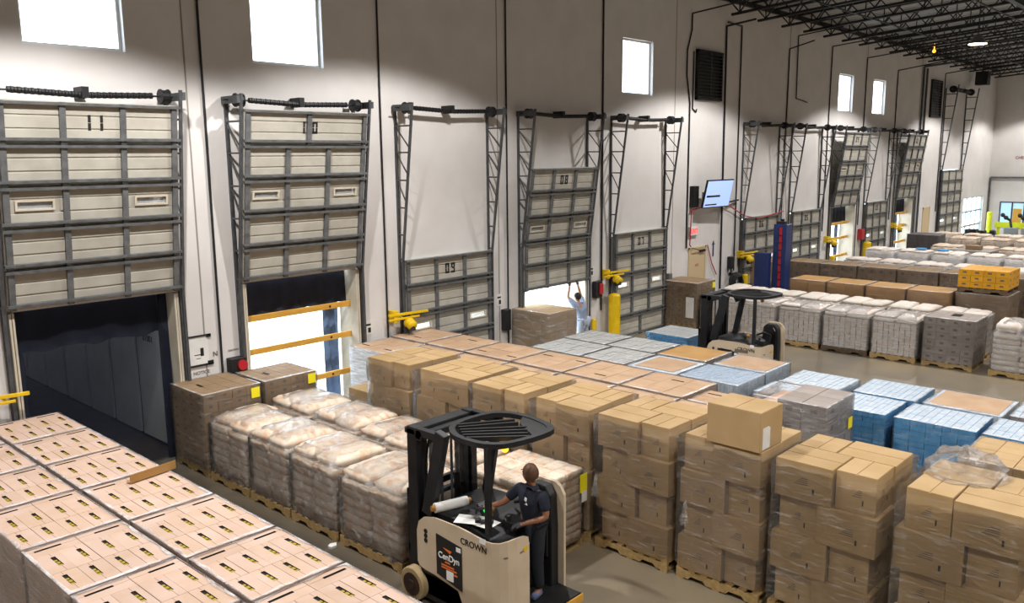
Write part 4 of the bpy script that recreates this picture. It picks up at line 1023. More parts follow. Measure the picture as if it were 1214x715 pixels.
    # overhead guard: rim, rear plate, slats, posts
    rim = [(-.49,.20),(-.52,-.02),(-.50,-.26),(-.40,-.42),(-.22,-.50),(.08,-.55),(.34,-.545),(.46,-.45),(.54,-.22),(.57,.08),(.52,.32),(.36,.46),(.0,.50),(-.30,.44)]
    rim = [q for a, b in zip(rim, rim[1:]+rim[:1]) for q in ((a[0]*.75+b[0]*.25, a[1]*.75+b[1]*.25), (a[0]*.25+b[0]*.75, a[1]*.25+b[1]*.75))]
    inn = [(x*.87-.0, y*.87) for x, y in rim]; n = len(rim); g = MB()
    vs = [(x,y,2.03) for x,y in rim]+[(x,y,2.03) for x,y in inn]+[(x,y,2.085) for x,y in rim]+[(x,y,2.085) for x,y in inn]
    g.add(vs, [f for i in range(n) for f in ((i,(i+1)%n,n+(i+1)%n,n+i),(2*n+i,2*n+(i+1)%n,3*n+(i+1)%n,3*n+i),(i,(i+1)%n,2*n+(i+1)%n,2*n+i),(n+i,n+(i+1)%n,3*n+(i+1)%n,3*n+i))])
    og = place('overhead_guard', g.mesh('overhead_guard', M['steel']), t)
    place('guard_plate', MB().prism([(.06,-.50),(.33,-.50),(.44,-.40),(.50,-.2),(.51,.06),(.30,-.08)], 'z', 2.04, 2.075).mesh('guard_plate', M['steel']), og)
    for q in range(6):
        o_ = -.36+.15*q
        pa = Vector((-.46+.05*q, .02+.075*q, 2.06)); pb = Vector((.02+.075*q, -.46+.075*q, 2.06)) if q < 4 else Vector((.30+.05*(q-4), -.06+.10*(q-4), 2.06))
        place('guard_slat', MB().bar(pa, pb, .028, .05).mesh('guard_slat', M['steel']), og)
    place('front_pillar', MB().bar((-.46,.36,2.05),(-.46,.62,1.05),.09,.16,up=(0,1,0)).mesh('front_pillar', M['steel'], bevel=.008), og)
    place('front_pillar', MB().bar((.46,.40,2.05),(.46,.60,1.05),.07,.12,up=(0,1,0)).mesh('front_pillar', M['steel'], bevel=.008), og)
    place('rear_post', MB().box(-.47,-.41,-.33,-.27,1.06,2.04).mesh('rear_post', M['steel'], bevel=.004), og)
    for sx in (-1,1): place('mast_bracket', MB().box(sx*.44-.04,sx*.44+.04,.40,.78,1.94,2.02).mesh('mast_bracket', M['steel']), og)
    place('mirror', MB().cyl((-.30,.20,2.0),(-.28,.16,1.93),.05,12).cyl((-.22,.26,2.0),(-.20,.22,1.90),.045,12).mesh('mirror', M['black']), og)
    place('beacon', MB().sphere((-.24,-.36,1.985),.04,12,8).mesh('beacon', M['amber'] if driver else M['orange'], smooth=True), og)
    mb = MB()
    for q in range(3): mb.tube([(-.30+.03*q,.70,.9),(-.42+.02*q,.72,1.25),(-.38,.74,1.6),(-.30,.76,1.9)], .012, 6)
    place('hoses', mb.mesh('hoses', M['black']), t)
    return t
FK1 = forklift('beige stand-up reach truck driven by a worker in navy clothes', (6.35,-7.2,0), 0, True)
FK2 = forklift('empty beige stand-up reach truck parked in the cross aisle', (16.45,-5.12,0), 0, False)
place('maker_plate', MB().box(-.578,-.572,-.25,.05,.90,.96).mesh('maker_plate', M['greyink']), FK2)
place('side_opening', MB().box(-.581,-.572,.12,.45,.72,.92).mesh('side_opening', M['black']), FK2)
# loose things lying on the console of the first truck
r = thing('film_roll', 'white roll of stretch film lying on the forklift console', 'roll', (5.98,-6.80,1.185), math.radians(-18))
place('film_winding', MB().cyl((-.16,0,0),(.24,0,0),.055,18).mesh('film_winding', M['white']), r)
place('cardboard_core', MB().cyl((-.20,0,0),(-.16,0,0),.032,14).cyl((.24,0,0),(.28,0,0),.032,14).mesh('cardboard_core', M['tape']), r)
for i, (x, y, a, lab) in enumerate([(6.0,-7.12,.5,'upper white paper sheet on the forklift console'), (6.06,-7.28,.1,'lower white paper sheet under the dark handset on the console')]):
    thing('paper_sheet', lab, 'paper', (x,y,1.102+.004*i-.012*(i==1)), a, 'papers on the console', MB().box(-.11,.11,-.15,.15,0,.003).mesh('paper_sheet', M['white']))
thing('handset', 'black scanner handset lying on the white papers of the console', 'scanner', (6.05,-7.30,1.102), .6, me=MB().box(-.03,.03,-.1,.1,0,.03).box(-.035,.035,.04,.1,.03,.045).mesh('handset', M['black'], bevel=.008))

# ------------------------------------------------------------------ people
def skin_mesh(name, pts, edges, mat_, sub=2):
    """grow one smooth surface over a joint graph: pts = {key: (pos, radius)}"""
    keys = list(pts); me = bpy.data.meshes.new('tmp'); me.from_pydata([pts[k][0] for k in keys], [(keys.index(a), keys.index(b)) for a, b in edges], [])
    o = bpy.data.objects.new('tmp_skin', me); COL.objects.link(o)
    m = o.modifiers.new('skin', 'SKIN'); m.use_smooth_shade = True; m.branch_smoothing = .6
    sv = me.skin_vertices[0].data
    for i, k in enumerate(keys):
        r = pts[k][1]; sv[i].radius = (r, r) if not isinstance(r, tuple) else r; sv[i].use_root = (i == 0)
    s = o.modifiers.new('sub', 'SUBSURF'); s.levels = sub; s.render_levels = sub
    dg = bpy.context.evaluated_depsgraph_get(); out = bpy.data.meshes.new_from_object(o.evaluated_get(dg)); out.name = name
    bpy.data.objects.remove(o); out.materials.clear(); out.materials.append(mat_)
    out.polygons.foreach_set('use_smooth', [True]*len(out.polygons)); out.update(); return out
def hand_graph(P, E, pre, wrist, root, d, up, curl=.5, r=.0085, side=1):
    """palm and five unequal bent fingers grown from a wrist joint"""
    d = Vector(d).normalized(); up = Vector(up).normalized(); lat = d.cross(up).normalized()*side
    w = Vector(wrist); P[pre+'palm'] = (tuple(w+d*.05), .026); E.append((root, pre+'palm'))
    for q, (off, ln) in enumerate([(-.024,.062),(-.008,.072),(.009,.068),(.025,.052)]):
        a = w+d*.085+lat*off; b = a+d*ln*.5-up*ln*curl*.25; c = b+d*ln*.3*(1-curl)-up*ln*(.25+curl*.35)
        for nm, pt, rr in (('a',a,.0105),('b',b,.0095),('c',c,.0080)): P[pre+'f%d%s' % (q,nm)] = (tuple(pt), rr)
        E += [(pre+'palm', pre+'f%da' % q), (pre+'f%da' % q, pre+'f%db' % q), (pre+'f%db' % q, pre+'f%dc' % q)]
    a = w+d*.04-lat*.034; b = a+d*.03-lat*.012-up*.012
    P[pre+'ta'] = (tuple(a), .012); P[pre+'tb'] = (tuple(b), .0095); E += [(pre+'palm', pre+'ta'), (pre+'ta', pre+'tb')]
def person(label, loc, rz, J, mats, cat='person', face=0.0, tilt=0.0, gloves=True, hairline=.35):
    """J: joint name -> local position, person facing local -Y, left = +X"""
    t = thing('person', label, cat, loc, rz)
    R = dict(pelvis=.115, waist=.105, chest=.125, neckb=.055, neck=.05, head=.078, headt=.074, shL=.062, shR=.062, elL=.040, elR=.040, wrL=.027, wrR=.027, hipL=.085, hipR=.085, knL=.058, knR=.058, anL=.038, anR=.038, toL=.034, toR=.034)
    P = {k: (J[k], R[k]) for k in ['pelvis','waist','chest','neckb','neck','head','headt','shL','shR','elL','elR','wrL','wrR','hipL','hipR','knL','knR','anL','anR','toL','toR']}
    E = [('pelvis','waist'),('waist','chest'),('chest','neckb'),('neckb','neck'),('neck','head'),('head','headt'),('chest','shL'),('chest','shR'),('shL','elL'),('shR','elR'),('elL','wrL'),('elR','wrR'),('pelvis','hipL'),('pelvis','hipR'),('hipL','knL'),('hipR','knR'),('knL','anL'),('knR','anR'),('anL','toL'),('anR','toR')]
    hd = Vector(J['head']); ht = Vector(J['headt'])
    fw = Vector((math.sin(face), -math.cos(face), 0)); lf = Vector((math.cos(face), math.sin(face), 0))
    P['nose'] = (tuple(hd+fw*.098+Vector((0,0,.0))), .013); P['brow'] = (tuple(hd+fw*.055+Vector((0,0,.035))), .05); P['chin'] = (tuple(hd+fw*.06+Vector((0,0,-.062))), .034)
    E += [('head','nose'),('head','brow'),('head','chin')]
    for s, k in ((1,'earL'),(-1,'earR')):
        P[k] = (tuple(hd+lf*s*.086-fw*.005), .017); E.append(('head', k))
    hands = {}
    for s in ('L','R'):
        d = Vector(J['wr'+s])-Vector(J['el'+s]); up = J.get('palm'+s, (0,0,1)); hand_graph(P, E, 'h'+s, J['wr'+s], 'wr'+s, d, up, J.get('curl',.6), side=1 if s == 'L' else -1)
    place('body', skin_mesh('body', P, E, mats['skin'], 2), t)
    # face details
    for s in (-1,1):
        c = hd+fw*.083+lf*s*.032+Vector((0,0,.022)); place('eye', MB().sphere(c, .010, 8, 5).mesh('eye', M['white'], smooth=True), t)
        place('eyebrow', MB().bar(c+fw*.012-lf*.014+Vector((0,0,.018)), c+fw*.012+lf*.014+Vector((0,0,.020)), .008, .006).mesh('eyebrow', M['hair']), t)
    place('mouth', MB().bar(hd+fw*.088-lf*.022-Vector((0,0,.045)), hd+fw*.088+lf*.022-Vector((0,0,.045)), .012, .007).mesh('mouth', M['redprint']), t)
    # hair cap over crown, sides and nape
    mb = MB(); c = (hd+ht)/2-fw*.006; nu, nv = 18, 8; vs = []
    for j in range(nv+1):
        for i in range(nu):
            a = 2*PI*i/nu; ff = math.cos(a)       # 1 = toward the face
            th = (PI*.5 + .62 - (.95 if ff > 0 else .35)*max(0, ff+.25))*j/nv
            r = .093+.003*math.sin(i*3)
            v = fw*(math.cos(a)*math.sin(th)*r*1.03)+lf*(math.sin(a)*math.sin(th)*r*.93)+Vector((0,0,math.cos(th)*r*1.12)); vs.append(tuple(c+v))
    mb.add(vs, [(j*nu+i, j*nu+(i+1)%nu, (j+1)*nu+(i+1)%nu, (j+1)*nu+i) for j in range(nv) for i in range(nu)])
    place('hair', mb.mesh('hair', mats['hair'], smooth=True), t)
    # shirt
    S = {}; ed = []
    for k, r_ in (('waist',.138),('pelvis',.140),('chest',.150),('neckb',.086),('shL',.094),('shR',.094)): S[k] = (J[k], r_)
    for s in ('L','R'):
        a, b = Vector(J['sh'+s]), Vector(J['el'+s]); S['sl'+s] = (tuple(a.lerp(b,.45)), .066); S['se'+s] = (tuple(a.lerp(b,.80)), .060); ed += [('sh'+s,'sl'+s),('sl'+s,'se'+s)]
    S['col'] = (tuple(Vector(J['neckb']).lerp(Vector(J['neck']), .35)), .066); ed.append(('neckb','col'))
    S = {k: S[k] for k in ['waist','pelvis','chest','neckb','col','shL','shR','slL','slR','seL','seR']}
    place('shirt', skin_mesh('shirt', S, [('pelvis','waist'),('waist','chest'),('chest','neckb'),('chest','shL'),('chest','shR')]+ed, mats['shirt'], 2), t)
    # trousers
    T = {'pelvis': (J['pelvis'], .132), 'hipL': (J['hipL'], .103), 'hipR': (J['hipR'], .103), 'knL': (J['knL'], .078), 'knR': (J['knR'], .078), 'anL': (tuple(Vector(J['anL'])+Vector((0,0,.01))), .064), 'anR': (tuple(Vector(J['anR'])+Vector((0,0,.01))), .064)}
    place('trousers', skin_mesh('trousers', T, [('pelvis','hipL'),('pelvis','hipR'),('hipL','knL'),('hipR','knR'),('knL','anL'),('knR','anR')], mats['trousers'], 2), t)
    for s in ('L','R'):
        a, b = Vector(J['an'+s]), Vector(J['to'+s]); dd = (b-a); dd.z = 0; dd.normalize()
        Q = {'h': (tuple(Vector((a.x,a.y,.045))-dd*.03), .045), 'm': (tuple(Vector((a.x,a.y,.045))+dd*.06), .045), 't': (tuple(Vector((a.x,a.y,.038))+dd*.15), .038)}
        place('shoe', skin_mesh('shoe', Q, [('h','m'),('m','t')], M['shoe'], 2), t)
        if gloves:
            G = {'w': (J['wr'+s], .034)}; ge = []; d = Vector(J['wr'+s])-Vector(J['el'+s]); hand_graph(G, ge, 'g', J['wr'+s], 'w', d, J.get('palm'+s,(0,0,1)), J.get('curl',.6), side=1 if s == 'L' else -1)
            G = {k: (p, r_*1.18+.001) for k, (p, r_) in G.items()}
            place('glove', skin_mesh('glove', G, ge, M['glove'], 1), t)
    return t
# driver: local frame faces -Y, left +X; turned so that he faces world -X (rz = -90 deg)
JD = dict(pelvis=(0,.0,.82), waist=(0,.0,.96), chest=(0,-.0,1.13), neckb=(0,-.0,1.265), neck=(0,-.005,1.315), head=(0,-.02,1.395), headt=(0,-.012,1.445),
          shL=(.165,0,1.215), elL=(.235,-.02,.965), wrL=(.05,-.20,.90), shR=(-.165,0,1.215), elR=(-.29,-.13,1.03), wrR=(-.42,-.27,.985),
          hipL=(.085,0,.79), hipR=(-.085,0,.79), knL=(.10,-.03,.42), knR=(-.11,-.05,.42), anL=(.10,.01,.075), anR=(-.12,-.02,.075), toL=(.12,-.09,.045), toR=(-.13,-.12,.045), curl=.7)
_drv = person('forklift driver in a navy short-sleeved shirt and dark gloves, looking toward the mast', (6.50,-7.58,.2), -PI/2, JD, dict(skin=M['skin'], shirt=M['shirt'], trousers=M['trouser'], hair=paint('shaved_hair', '#553828', '#644430', .6, scale=30)), face=math.radians(-98))
place('shirt_print', MB().prism([(.045,1.165),(.075,1.15),(.085,1.19),(.06,1.20)], 'y', -.172, -.166).prism([(.05,1.12),(.09,1.115),(.08,1.14)], 'y', -.172, -.166).mesh('shirt_print', M['wprint']), _drv)
JW = dict(pelvis=(0,.02,.86), waist=(-.04,.03,1.0), chest=(-.10,.02,1.18), neckb=(-.14,-.01,1.32), neck=(-.15,-.02,1.37), head=(-.16,-.04,1.46), headt=(-.16,-.04,1.51),
          shL=(.06,-.02,1.29), elL=(.10,-.16,1.50), wrL=(.02,-.17,1.74), shR=(-.32,-.02,1.31), elR=(-.42,-.15,1.50), wrR=(-.32,-.17,1.74),
          hipL=(.085,.02,.83), hipR=(-.085,.02,.83), knL=(.10,-.0,.45), knR=(-.09,.0,.45), anL=(.11,.05,.075), anR=(-.09,.05,.075), toL=(.13,-.06,.045), toR=(-.10,-.06,.045), curl=.8, palmL=(0,1,0), palmR=(0,1,0))
JW = {k: ((-v[0], v[1], v[2]) if isinstance(v, tuple) and not k.startswith('palm') else v) for k, v in JW.items()}
for a, b in (('shL','shR'),('elL','elR'),('wrL','wrR'),('hipL','hipR'),('knL','knR'),('anL','anR'),('toL','toR')): JW[a], JW[b] = JW[b], JW[a]
person('worker in grey seen from behind, arms raised, pulling the half-raised dock door', (16.72,-.36,0), PI, JW, dict(skin=M['skin2'], shirt=M['greyshirt'], trousers=M['greytrouser'], hair=M['hair']))
# ------------------------------------------------------------------ wall fittings
def louvre(label, x0, x1, z0, z1):
    t = thing('louvre', label, 'vent', ((x0+x1)/2, 0, (z0+z1)/2)); w, h = (x1-x0)/2, (z1-z0)/2
    place('frame', MB().box(-w,w,-.10,-.005,-h,-h+.06).box(-w,w,-.10,-.005,h-.06,h).box(-w,-w+.06,-.10,-.005,-h,h).box(w-.06,w,-.10,-.005,-h,h).box(-.03,.03,-.105,-.09,-h,h).mesh('frame', M['steel']), t)
    place('backing', MB().box(-w+.05,w-.05,-.02,-.006,-h+.05,h-.05).mesh('backing', M['black']), t)
    n = 14; me = MB().bar((-w+.06,-.06,0),(w-.06,-.06,0),.10,.012).mesh('blade', M['galvd'])
    for i in range(n): place('blade', me, t, (0,0,-h+.09+(2*h-.18)*i/(n-1)), (0,0,0))
    for i in range(12): pass
    rv = MB()
    for i in range(n): z = -h+.09+(2*h-.18)*i/(n-1); rv.box(-.012,.012,-.115,-.105,z-.02,z+.02); rv.box(w-.045,w-.02,-.115,-.10,z-.02,z+.02)
    place('rivets', rv.mesh('rivets', M['galv']), t)
louvre('dark two-panel louvre high on the wall above the television', 22.55, 24.05, 6.62, 8.07)
louvre('dark louvre high on the wall near the far end', 44.6, 46.2, 6.7, 8.5)
tv = thing('television', 'wall television with a bluish screen tilted down from the wall', 'television', (23.32,-.48,3.82))
tv.rotation_euler = (math.radians(12), 0, math.radians(-3))
place('bezel', MB().box(-.74,.74,0,.06,-.43,.43).mesh('bezel', M['black'], bevel=.008), tv)
place('screen', MB().box(-.71,.71,-.004,.0,-.40,.40).mesh('screen', M['tv']), tv)
place('dark_banner', MB().box(-.64,.10,-.007,-.004,-.10,-.04).box(-.64,0,-.007,-.004,-.35,-.31).mesh('dark_banner', M['steel']), tv)
place('wall_arm', MB().bar((0,.06,0),(0,.36,-.03),.08,.08).box(-.2,.2,.34,.38,-.15,.1).mesh('wall_arm', M['black']), tv)
thing('junction_box', 'black box on the wall behind the left edge of the television', 'box', (22.55,-.09,3.75), me=MB().box(-.14,.14,-.08,.08,-.32,.32).mesh('junction_box', M['black'], bevel=.01))
thing('support_strut', 'dark strut from the television to the conduit on its right', 'bracket', (24.1,-.2,3.48), me=MB().bar((.1,.0,0),(1.25,.12,.05),.05,.05).mesh('support_strut', M['steel']))
ex = thing('exit_sign', 'red lit EXIT sign on the wall below the television', 'sign', (22.62,-.06,2.7))
place('housing', MB().box(-.24,.24,-.03,.055,-.13,.13).mesh('housing', M['white'], bevel=.008), ex); place('exit_lettering', text_mesh('EXIT', .2, M['exit']), ex, (0,-.033,0), (PI/2,0,0))
thing('hose', 'red hose running from the television down past the personnel door', 'hose', me=MB().tube([(23.2,-.12,3.42),(22.4,-.1,3.36),(22.34,-.1,2.3),(22.42,-.1,2.24)],.02,6).mesh('hose', M['red']))
thing('hose', 'red hose sagging from the television toward the door numbered 06', 'hose', me=MB().tube([(24.2,-.14,3.5),(24.9,-.12,3.3),(25.7,-.12,3.0),(26.6,-.2,2.86),(28.5,-.2,3.0)],.02,6).mesh('hose', M['red']))
thing('hose', 'red hose hanging diagonally beside the personnel door', 'hose', me=MB().tube([(23.5,-.05,2.2),(23.8,-.05,1.6),(24.1,-.06,1.2)],.018,6).mesh('hose', M['red']))
thing('extinguisher', 'small black wall box right of the personnel door', 'wall box', (25.0,-.08,1.5), me=MB().box(-.12,.12,-.06,.07,-.2,.2).cyl((0,-.02,-.2),(0,-.02,-.5),.03,8).mesh('extinguisher', M['black'], bevel=.01))
thing('wall_marker', 'small blue arrow marker on the wall below the television', 'sign', (23.95,-.004,2.05), me=MB().box(-.04,.04,-.004,.003,-.25,.12).prism([(-.09,.12),(.09,.12),(0,.26)],'y',-.004,.003).mesh('wall_marker', M['bluemast']))
def dock_arm(label, x, z, L=.85, head=True, y=-.18):
    t = thing('dock_light_arm', label, 'dock light', (x, 0, z), 0, 'yellow swing arms beside the dock doors')
    place('arm', MB().bar((-.05,y,0),(L,y-.12,0),.05,.05).bar((-.05,y,-.10),(L*.75,y-.10,-.08),.04,.04).bar((L*.2,y,0),(L*.35,y-.03,-.1),.03,.03).bar((L*.5,y,0),(L*.65,y-.05,-.1),.03,.03).mesh('arm', M['yellow'], bevel=.004), t)
    place('wall_bracket', MB().box(.07,.19,y-.03,-.003,-.16,.08).mesh('wall_bracket', M['yellow'], bevel=.004), t)
    if head:
        h = place('lamp_head', MB().sphere((.42,y-.08,-.20),.12,12,8).cyl((.42,y-.08,-.2),(.42,y-.2,-.26),.11,12).mesh('lamp_head', M['yellow'], smooth=True), t)
        place('lamp_guard', MB().cyl((.42,y-.10,-.26),(.42,y-.13,-.37),.10,12).mesh('lamp_guard', M['black']), t)
dock_arm('yellow swing arm with a round lamp head left of the door numbered 09', 10.62, 1.84, .9)
dock_arm('yellow swing arm reaching in from the left edge beside the leftmost door', 3.15, 1.72, .72, False)
dock_arm('yellow swing arm between the doors numbered 08 and 07', 17.92, 1.92, .95)
dock_arm('yellow swing arm left of the door numbered 06', 25.48, 1.75, .95)
dock_arm('yellow swing arm left of the first far open door', 32.6, 1.7, .95)
dock_arm('yellow swing arm left of the second far open door', 40.2, 1.75, .95)
def bollard(label, x, y, h=1.3, r=.09, m='yellow', box=True):
    t = thing('bollard', label, 'bollard', (x,y,0), 0, 'yellow posts by the wall')
    place('post', MB().cyl((0,0,0),(0,0,h),r,16).mesh('post', M[m], smooth=False), t); place('base_plate', MB().box(-r*1.5,r*1.5,-r*1.5,r*1.5,0,.02).mesh('base_plate', M[m]), t)
    place('post_cap', MB().sphere((0,0,h),r,14,6,sz=.5).mesh('post_cap', M[m], smooth=True), t)
bollard('wide yellow post between the doors numbered 08 and 07', 18.22, -.28, 1.28, .16)
bollard('low yellow post at the right jamb of the half-raised door 08', 17.46, -.16, .72, .07)
bollard('yellow post left of the door numbered 06', 25.8, -.2, 1.0, .1)
bollard('yellow post left of the first far open door', 33.0, -.25, .95, .11)
bollard('thick yellow post right of the first far open door', 36.6, -.3, 1.2, .17)
bollard('yellow-painted jamb foot at the right of door 09', 13.85, -.12, .62, .06)
bollard('yellow post with a cap left of the tall far door', 46.4, -.5, .9, .18)
cb = thing('control_box', 'red and black dock control box left of the wide yellow post', 'control box', (17.72,-.09,1.5))
place('housing', MB().box(-.14,.14,-.06,.085,-.22,.22).mesh('housing', M['black'], bevel=.01), cb); place('red_cover', MB().box(-.02,.13,-.10,-.06,-.12,.16).mesh('red_cover', M['red'], bevel=.01), cb)
cb = thing('control_box', 'black dock signal box with a red lens on the wall right of the leftmost door', 'control box', (7.23,-.09,1.47))
place('housing', MB().box(-.15,.15,-.08,.085,-.14,.12).mesh('housing', M['black'], bevel=.01), cb); place('red_lens', MB().cyl((.06,-.12,-.01),(.06,-.08,-.01),.09,14).mesh('red_lens', M['red']), cb)
place('white_notice', text_mesh('CAUTION', .045, M['greyink']), cb, (0,.084,.24), (PI/2,0,0))
thing('control_box', 'black dock signal box on the wall left of the half-raised door', 'control box', (14.15,-.1,1.22), me=MB().box(-.10,.10,-.06,.085,-.25,.25).mesh('control_box', M['black'], bevel=.01))
thing('control_box', 'dark box with red front by the third far bay', 'control box', (36.35,-.12,1.6), me=MB().box(-.16,.16,-.08,.11,-.22,.22).mesh('control_box', M['red'], bevel=.01))
pl = thing('dock_placard', 'white placard held by two brackets on the wall right of the leftmost door', 'sign', (6.6,-.012,1.83))
place('plate', MB().box(-.17,.17,-.004,.008,-.26,.22).mesh('plate', M['white']), pl)
place('bracket', MB().box(-.22,.22,-.02,.0,.22,.245).box(.14,.22,-.02,.0,.19,.245).mesh('bracket', M['steel']), pl); place('bracket', MB().box(-.22,.24,-.02,.0,-.29,-.265).box(.14,.24,-.02,.0,-.29,-.22).mesh('bracket', M['steel']), pl)
place('printed_lines', MB().box(-.09,.05,-.006,-.004,-.10,-.085).box(-.06,.02,-.006,-.004,-.16,-.15).box(.02,.08,-.006,-.004,-.12,.02).mesh('printed_lines', M['ink']), pl)
place('bay_letters', text_mesh('N', .12, M['greyink']), pl, (.29,.004,-.13), (PI/2,0,0))
thing('wall_notice', 'small faded notice low on the wall beside the leftmost door', 'sign', (6.62,-.004,1.42), me=text_mesh('NOTICE', .08, M['greyink'])).rotation_euler = (PI/2,0,0)
for x, z, lab in ((10.18,1.64,'small wall placard left of the conduit beside door 09'), (14.0,1.7,'small wall placard between door 09 and the conduit'), (17.55,2.0,'small wall placard beside the right track of door 08')):
    t = thing('wall_placard', lab, 'sign', (x,-.006,z)); place('plate', MB().box(-.10,.10,-.003,.004,-.14,.14).mesh('plate', M['white']), t); place('printed_lines', MB().box(-.06,.06,-.005,-.003,.04,.08).box(-.01,.06,-.005,-.003,-.10,.0).mesh('printed_lines', M['ink']), t)
tx = struct('wall_lettering', text_mesh('CHECK BRAKES', .22, paint('dark_red_print', '#8e2430', None, .6)), (56.992,-2.05,4.65)); tx.rotation_euler = (PI/2,0,-PI/2)
# end wall window and machines
t = struct('window_7', None, (WX1,-1.35,1.32))
place('window_frame', MB().box(-.06,0,-.66,-.60,-.75,.75).box(-.06,0,.60,.66,-.75,.75).box(-.06,0,-.6,.6,.69,.75).box(-.06,0,-.6,.6,-.75,-.69).box(-.06,0,-.03,.03,-.69,.69).mesh('window_frame', M['steel']), t)
for y in (-.32,.32): place('glass_pane', MB().box(-.03,-.02,y-.28,y+.28,-.69,.69).mesh('glass_pane', emit_mat('daylit_pane', '#a9cfe0', .55)), t)
pp = thing('safety_post', 'bright lime-yellow post standing in front of the glass door', 'bollard', (55.2,-.6,0)); place('post', MB().cyl((0,0,0),(0,0,1.5),.14,14).mesh('post', M['lime']), pp); place('post_cap', MB().sphere((0,0,1.5),.14,12,6,sz=.5).mesh('post_cap', M['lime']), pp)
gr = thing('guard_rail', 'bright lime-yellow guard rail by the end wall', 'rail', (55.6,-2.4,0))
place('rail_beam', MB().box(-.06,.06,-1.6,1.6,.62,.95).mesh('rail_beam', M['lime'], bevel=.01), gr)
for y in (-1.4,0,1.4): place('rail_post', MB().box(.06,.16,y-.07,y+.07,0,.95).mesh('rail_post', M['lime']), gr)
def machine(label, x, y, s):
    t = thing('exercise_machine' if False else 'charger_cart', label, 'machine', (x,y,0))
    place('cabinet', MB().box(-.3,.3,-.3,.3,.05,.8).mesh('cabinet', paint('pale_cabinet_%d' % s, '#9aa6ab', None, .5)), t)
    place('arm', MB().tube([(0,.0,.8),(.1,.1,1.2),(-.1,.28,1.35),(-.1,.45,1.5)],.07,8).mesh('arm', M['black']), t); place('arm_joint', MB().sphere((-.1,.28,1.36),.12,10,6).sphere((-.1,.45,1.5),.12,10,6).mesh('arm_joint', M['black']), t)
machine('grey cabinet with a black bent arm by the end wall, left one', 53.6, -2.1, 1); machine('grey cabinet with a black bent arm by the end wall, right one', 53.6, -2.95, 2)
thing('notice_board', 'mustard yellow panel leaning by the end wall window', 'panel', (56.4,-1.75,0), me=MB().box(-.03,.03,-.22,.22,.5,1.7).bar((0,0,0),(0,0,.5),.05,.05).mesh('notice_board', M['bar']))
for i,(x,y,lab) in enumerate(((52.6,-.6,'dark low equipment in front of the glass door, left pile'),(54.0,-.9,'dark low equipment in front of the glass door, right pile'),(49.0,-.9,'brown stack of empty boards before the tall far door'))):
    rnd = random.Random(i); mb = MB()
    for q in range(6): a, b = rnd.uniform(-.7,.5), rnd.uniform(-.35,.2); mb.box(a,a+rnd.uniform(.3,.7),b,b+rnd.uniform(.15,.4),0 if q < 3 else .3,rnd.uniform(.35,.75))
    thing('equipment', lab, 'equipment', (x,y,0), me=mb.mesh('equipment', M['black'] if i < 2 else M['wooddk'], bevel=.01))
# stretch-wrapping machine
wm = thing('wrapping_machine', 'dark blue pallet wrapping machine with a red rail on its mast', 'machine', (24.9,-1.75,0))
place('mast', MB().box(-.14,.26,-.30,.12,0,2.85).mesh('mast', M['bluemast'], bevel=.012), wm); place('control_cabinet', MB().box(-.35,-.15,.15,.62,0,1.95).mesh('control_cabinet', M['bluemast'], bevel=.012), wm)
place('red_rail', MB().box(-.155,-.14,-.16,-.08,.1,2.75).mesh('red_rail', M['red']), wm)
rr = MB()
for q in range(11): rr.box(-.165,-.155,-.18,-.06,.2+.23*q,.23+.23*q)
place('rail_clips', rr.mesh('rail_clips', M['steel']), wm); place('mast_head', MB().box(-.10,.10,-.20,.05,2.85,2.93).cyl((.12,-.05,2.85),(.12,-.05,3.0),.05,10).mesh('mast_head', M['black']), wm)
thing('film_scrap', 'white scrap of stretch film on the floor beside the sack pallets', 'scrap', (5.93,-4.62,0), .4, me=MB().prism([(-.07,-.02),(.0,-.06),(.08,-.01),(.02,.05),(-.05,.04)],'z',.0,.03).mesh('film_scrap', M['white']))
rl = thing('hose_reel', 'coiled black hose on the wall left of the door numbered 06', 'hose reel', (25.1,-.22,.85))
place('wall_hook', MB().box(-.05,.05,-.02,.215,.22,.30).mesh('wall_hook', M['steel']), rl)
for q in range(3): place('hose_coil', MB().tube([(.34*math.cos(a_)*(1-.12*q), -.06*q+.03*math.sin(3*a_), .30*math.sin(a_)*(1-.12*q)) for a_ in [2*PI*i/14 for i in range(15)]], .05, 6).mesh('hose_coil', M['black']), rl)
thing('wall_box', 'small grey electrical box on the wall by door 07 right track', 'wall box', (21.3,-.06,1.4), me=MB().box(-.08,.08,-.05,.055,-.14,.14).mesh('wall_box', M['galv'], bevel=.006))
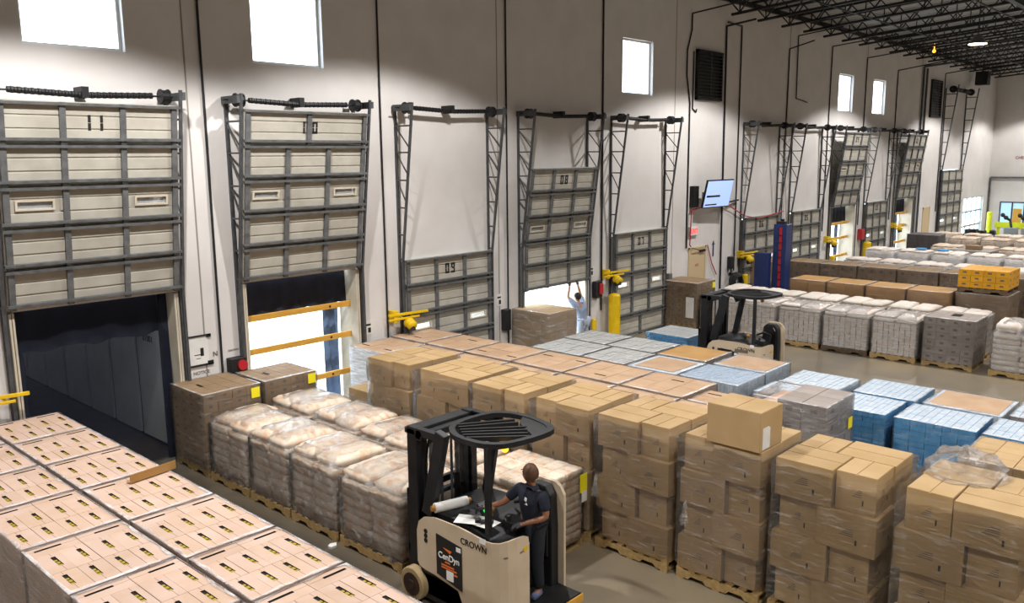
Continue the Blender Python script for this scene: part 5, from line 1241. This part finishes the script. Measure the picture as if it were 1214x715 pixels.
# hanging high-bay lamp and roof things
def fixture(label, x, y, z):
    t = thing('high_bay_lamp', label, 'lamp', (x,y,z), 0, 'high-bay lamps under the roof')
    place('reflector', MB().cyl((0,0,.02),(0,0,.30),.30,20,r2=.12).mesh('reflector', M['galv']), t); place('diffuser', MB().cyl((0,0,.0),(0,0,.018),.29,20).mesh('diffuser', M['lampglow']), t)
    place('stem', MB().cyl((0,0,.30),(0,0,roof_z(y)-z-.02),.02,8).mesh('stem', M['steel']), t)
fixture('lit high-bay lamp hanging under the roof at the upper right', 33.5, -4.75, 8.72)
thing('warning_light', 'small orange light at the roof edge above the far windows', 'lamp', (38.0,-2.0,9.1), me=MB().sphere((0,0,0),.07,8,6).cyl((0,0,.07),(0,0,.3),.02,6).mesh('warning_light', M['amber']))
thing('speaker', 'dark box hanging from the roof near the far end', 'speaker', (51.3,-.6,8.9), me=MB().box(-.3,.3,-.3,.3,-.35,.35).cyl((0,0,.35),(0,0,.98),.04,6).mesh('speaker', M['black'], bevel=.01))

# ------------------------------------------------------------------ distant loads beyond the carton rows
GZ = 'distant wrapped sack pallets near the far end'
rnd_ = random.Random(5); nm_ = ['first','second','third','fourth','fifth','sixth','seventh','eighth']
for r, (x, z, m, ys, lab) in enumerate([(30.5,1.15,'bagg',[-1.6,-2.8,-4.0,-5.2,-6.4,-7.6],'white-wrapped pallet right behind the dark brown carton row'), (33.2,1.28,'bagg',[-1.4,-2.6,-3.8,-5.0,-6.2,-7.4],'white sack pallet in the second distant row'),
        (36.2,1.25,'bago',[-2.9,-4.1,-5.3,-6.5,-7.7],'peach sack pallet in the third distant row'), (39.6,1.28,'bago',[-2.6,-3.85,-5.1,-6.4,-7.6],'peach sack pallet in the fourth distant row'), (43.0,1.15,'bago',[-1.0,-2.3,-3.6,-4.9,-6.2],'peach sack pallet in the last distant row')]):
    for i, y in enumerate(ys):
        sack_load('%s, %s from the wall' % (lab, nm_[i]), x, x+1.1, y-1.12, y-.04, z, GZ, m, seed=i+r, detail=False, nl=3, fm='filmw' if r < 2 else 'filmh', tops=2, tall=.09)
t, w, d = load('dark grey carton pallet among the distant sacks by the wall', 39.6, 40.7, -2.25, -.95, None, jit=.2)
carton_faces(t, w, d, PH, 1.42, 2, 3, 4, 'darkcarton', False); film(t, w, d, .1, 1.42, 'film', seed=81)
t, w, d = load('grey carton stack with one box on top among the distant sacks', 34.6, 35.7, -5.5, -4.2, None, jit=.2)
carton_faces(t, w, d, PH, 1.36, 2, 3, 4, 'greycarton', False); film(t, w, d, .1, 1.36, 'filmh', seed=82)
thing('carton', 'small brown box on the distant grey carton stack', 'box', (35.1,-4.8,1.36), me=MB().box(-.2,.2,-.25,.25,0,.16).mesh('carton', M['kraftd']))
for q, y in enumerate((-3.35,-4.1)): thing('jug_cap', 'blue lid on the distant white pallet, %s one' % ('left','right')[q], 'lid', (33.7,y,1.40), me=MB().cyl((0,0,0),(0,0,.04),.2,14).mesh('jug_cap', M['blue']))
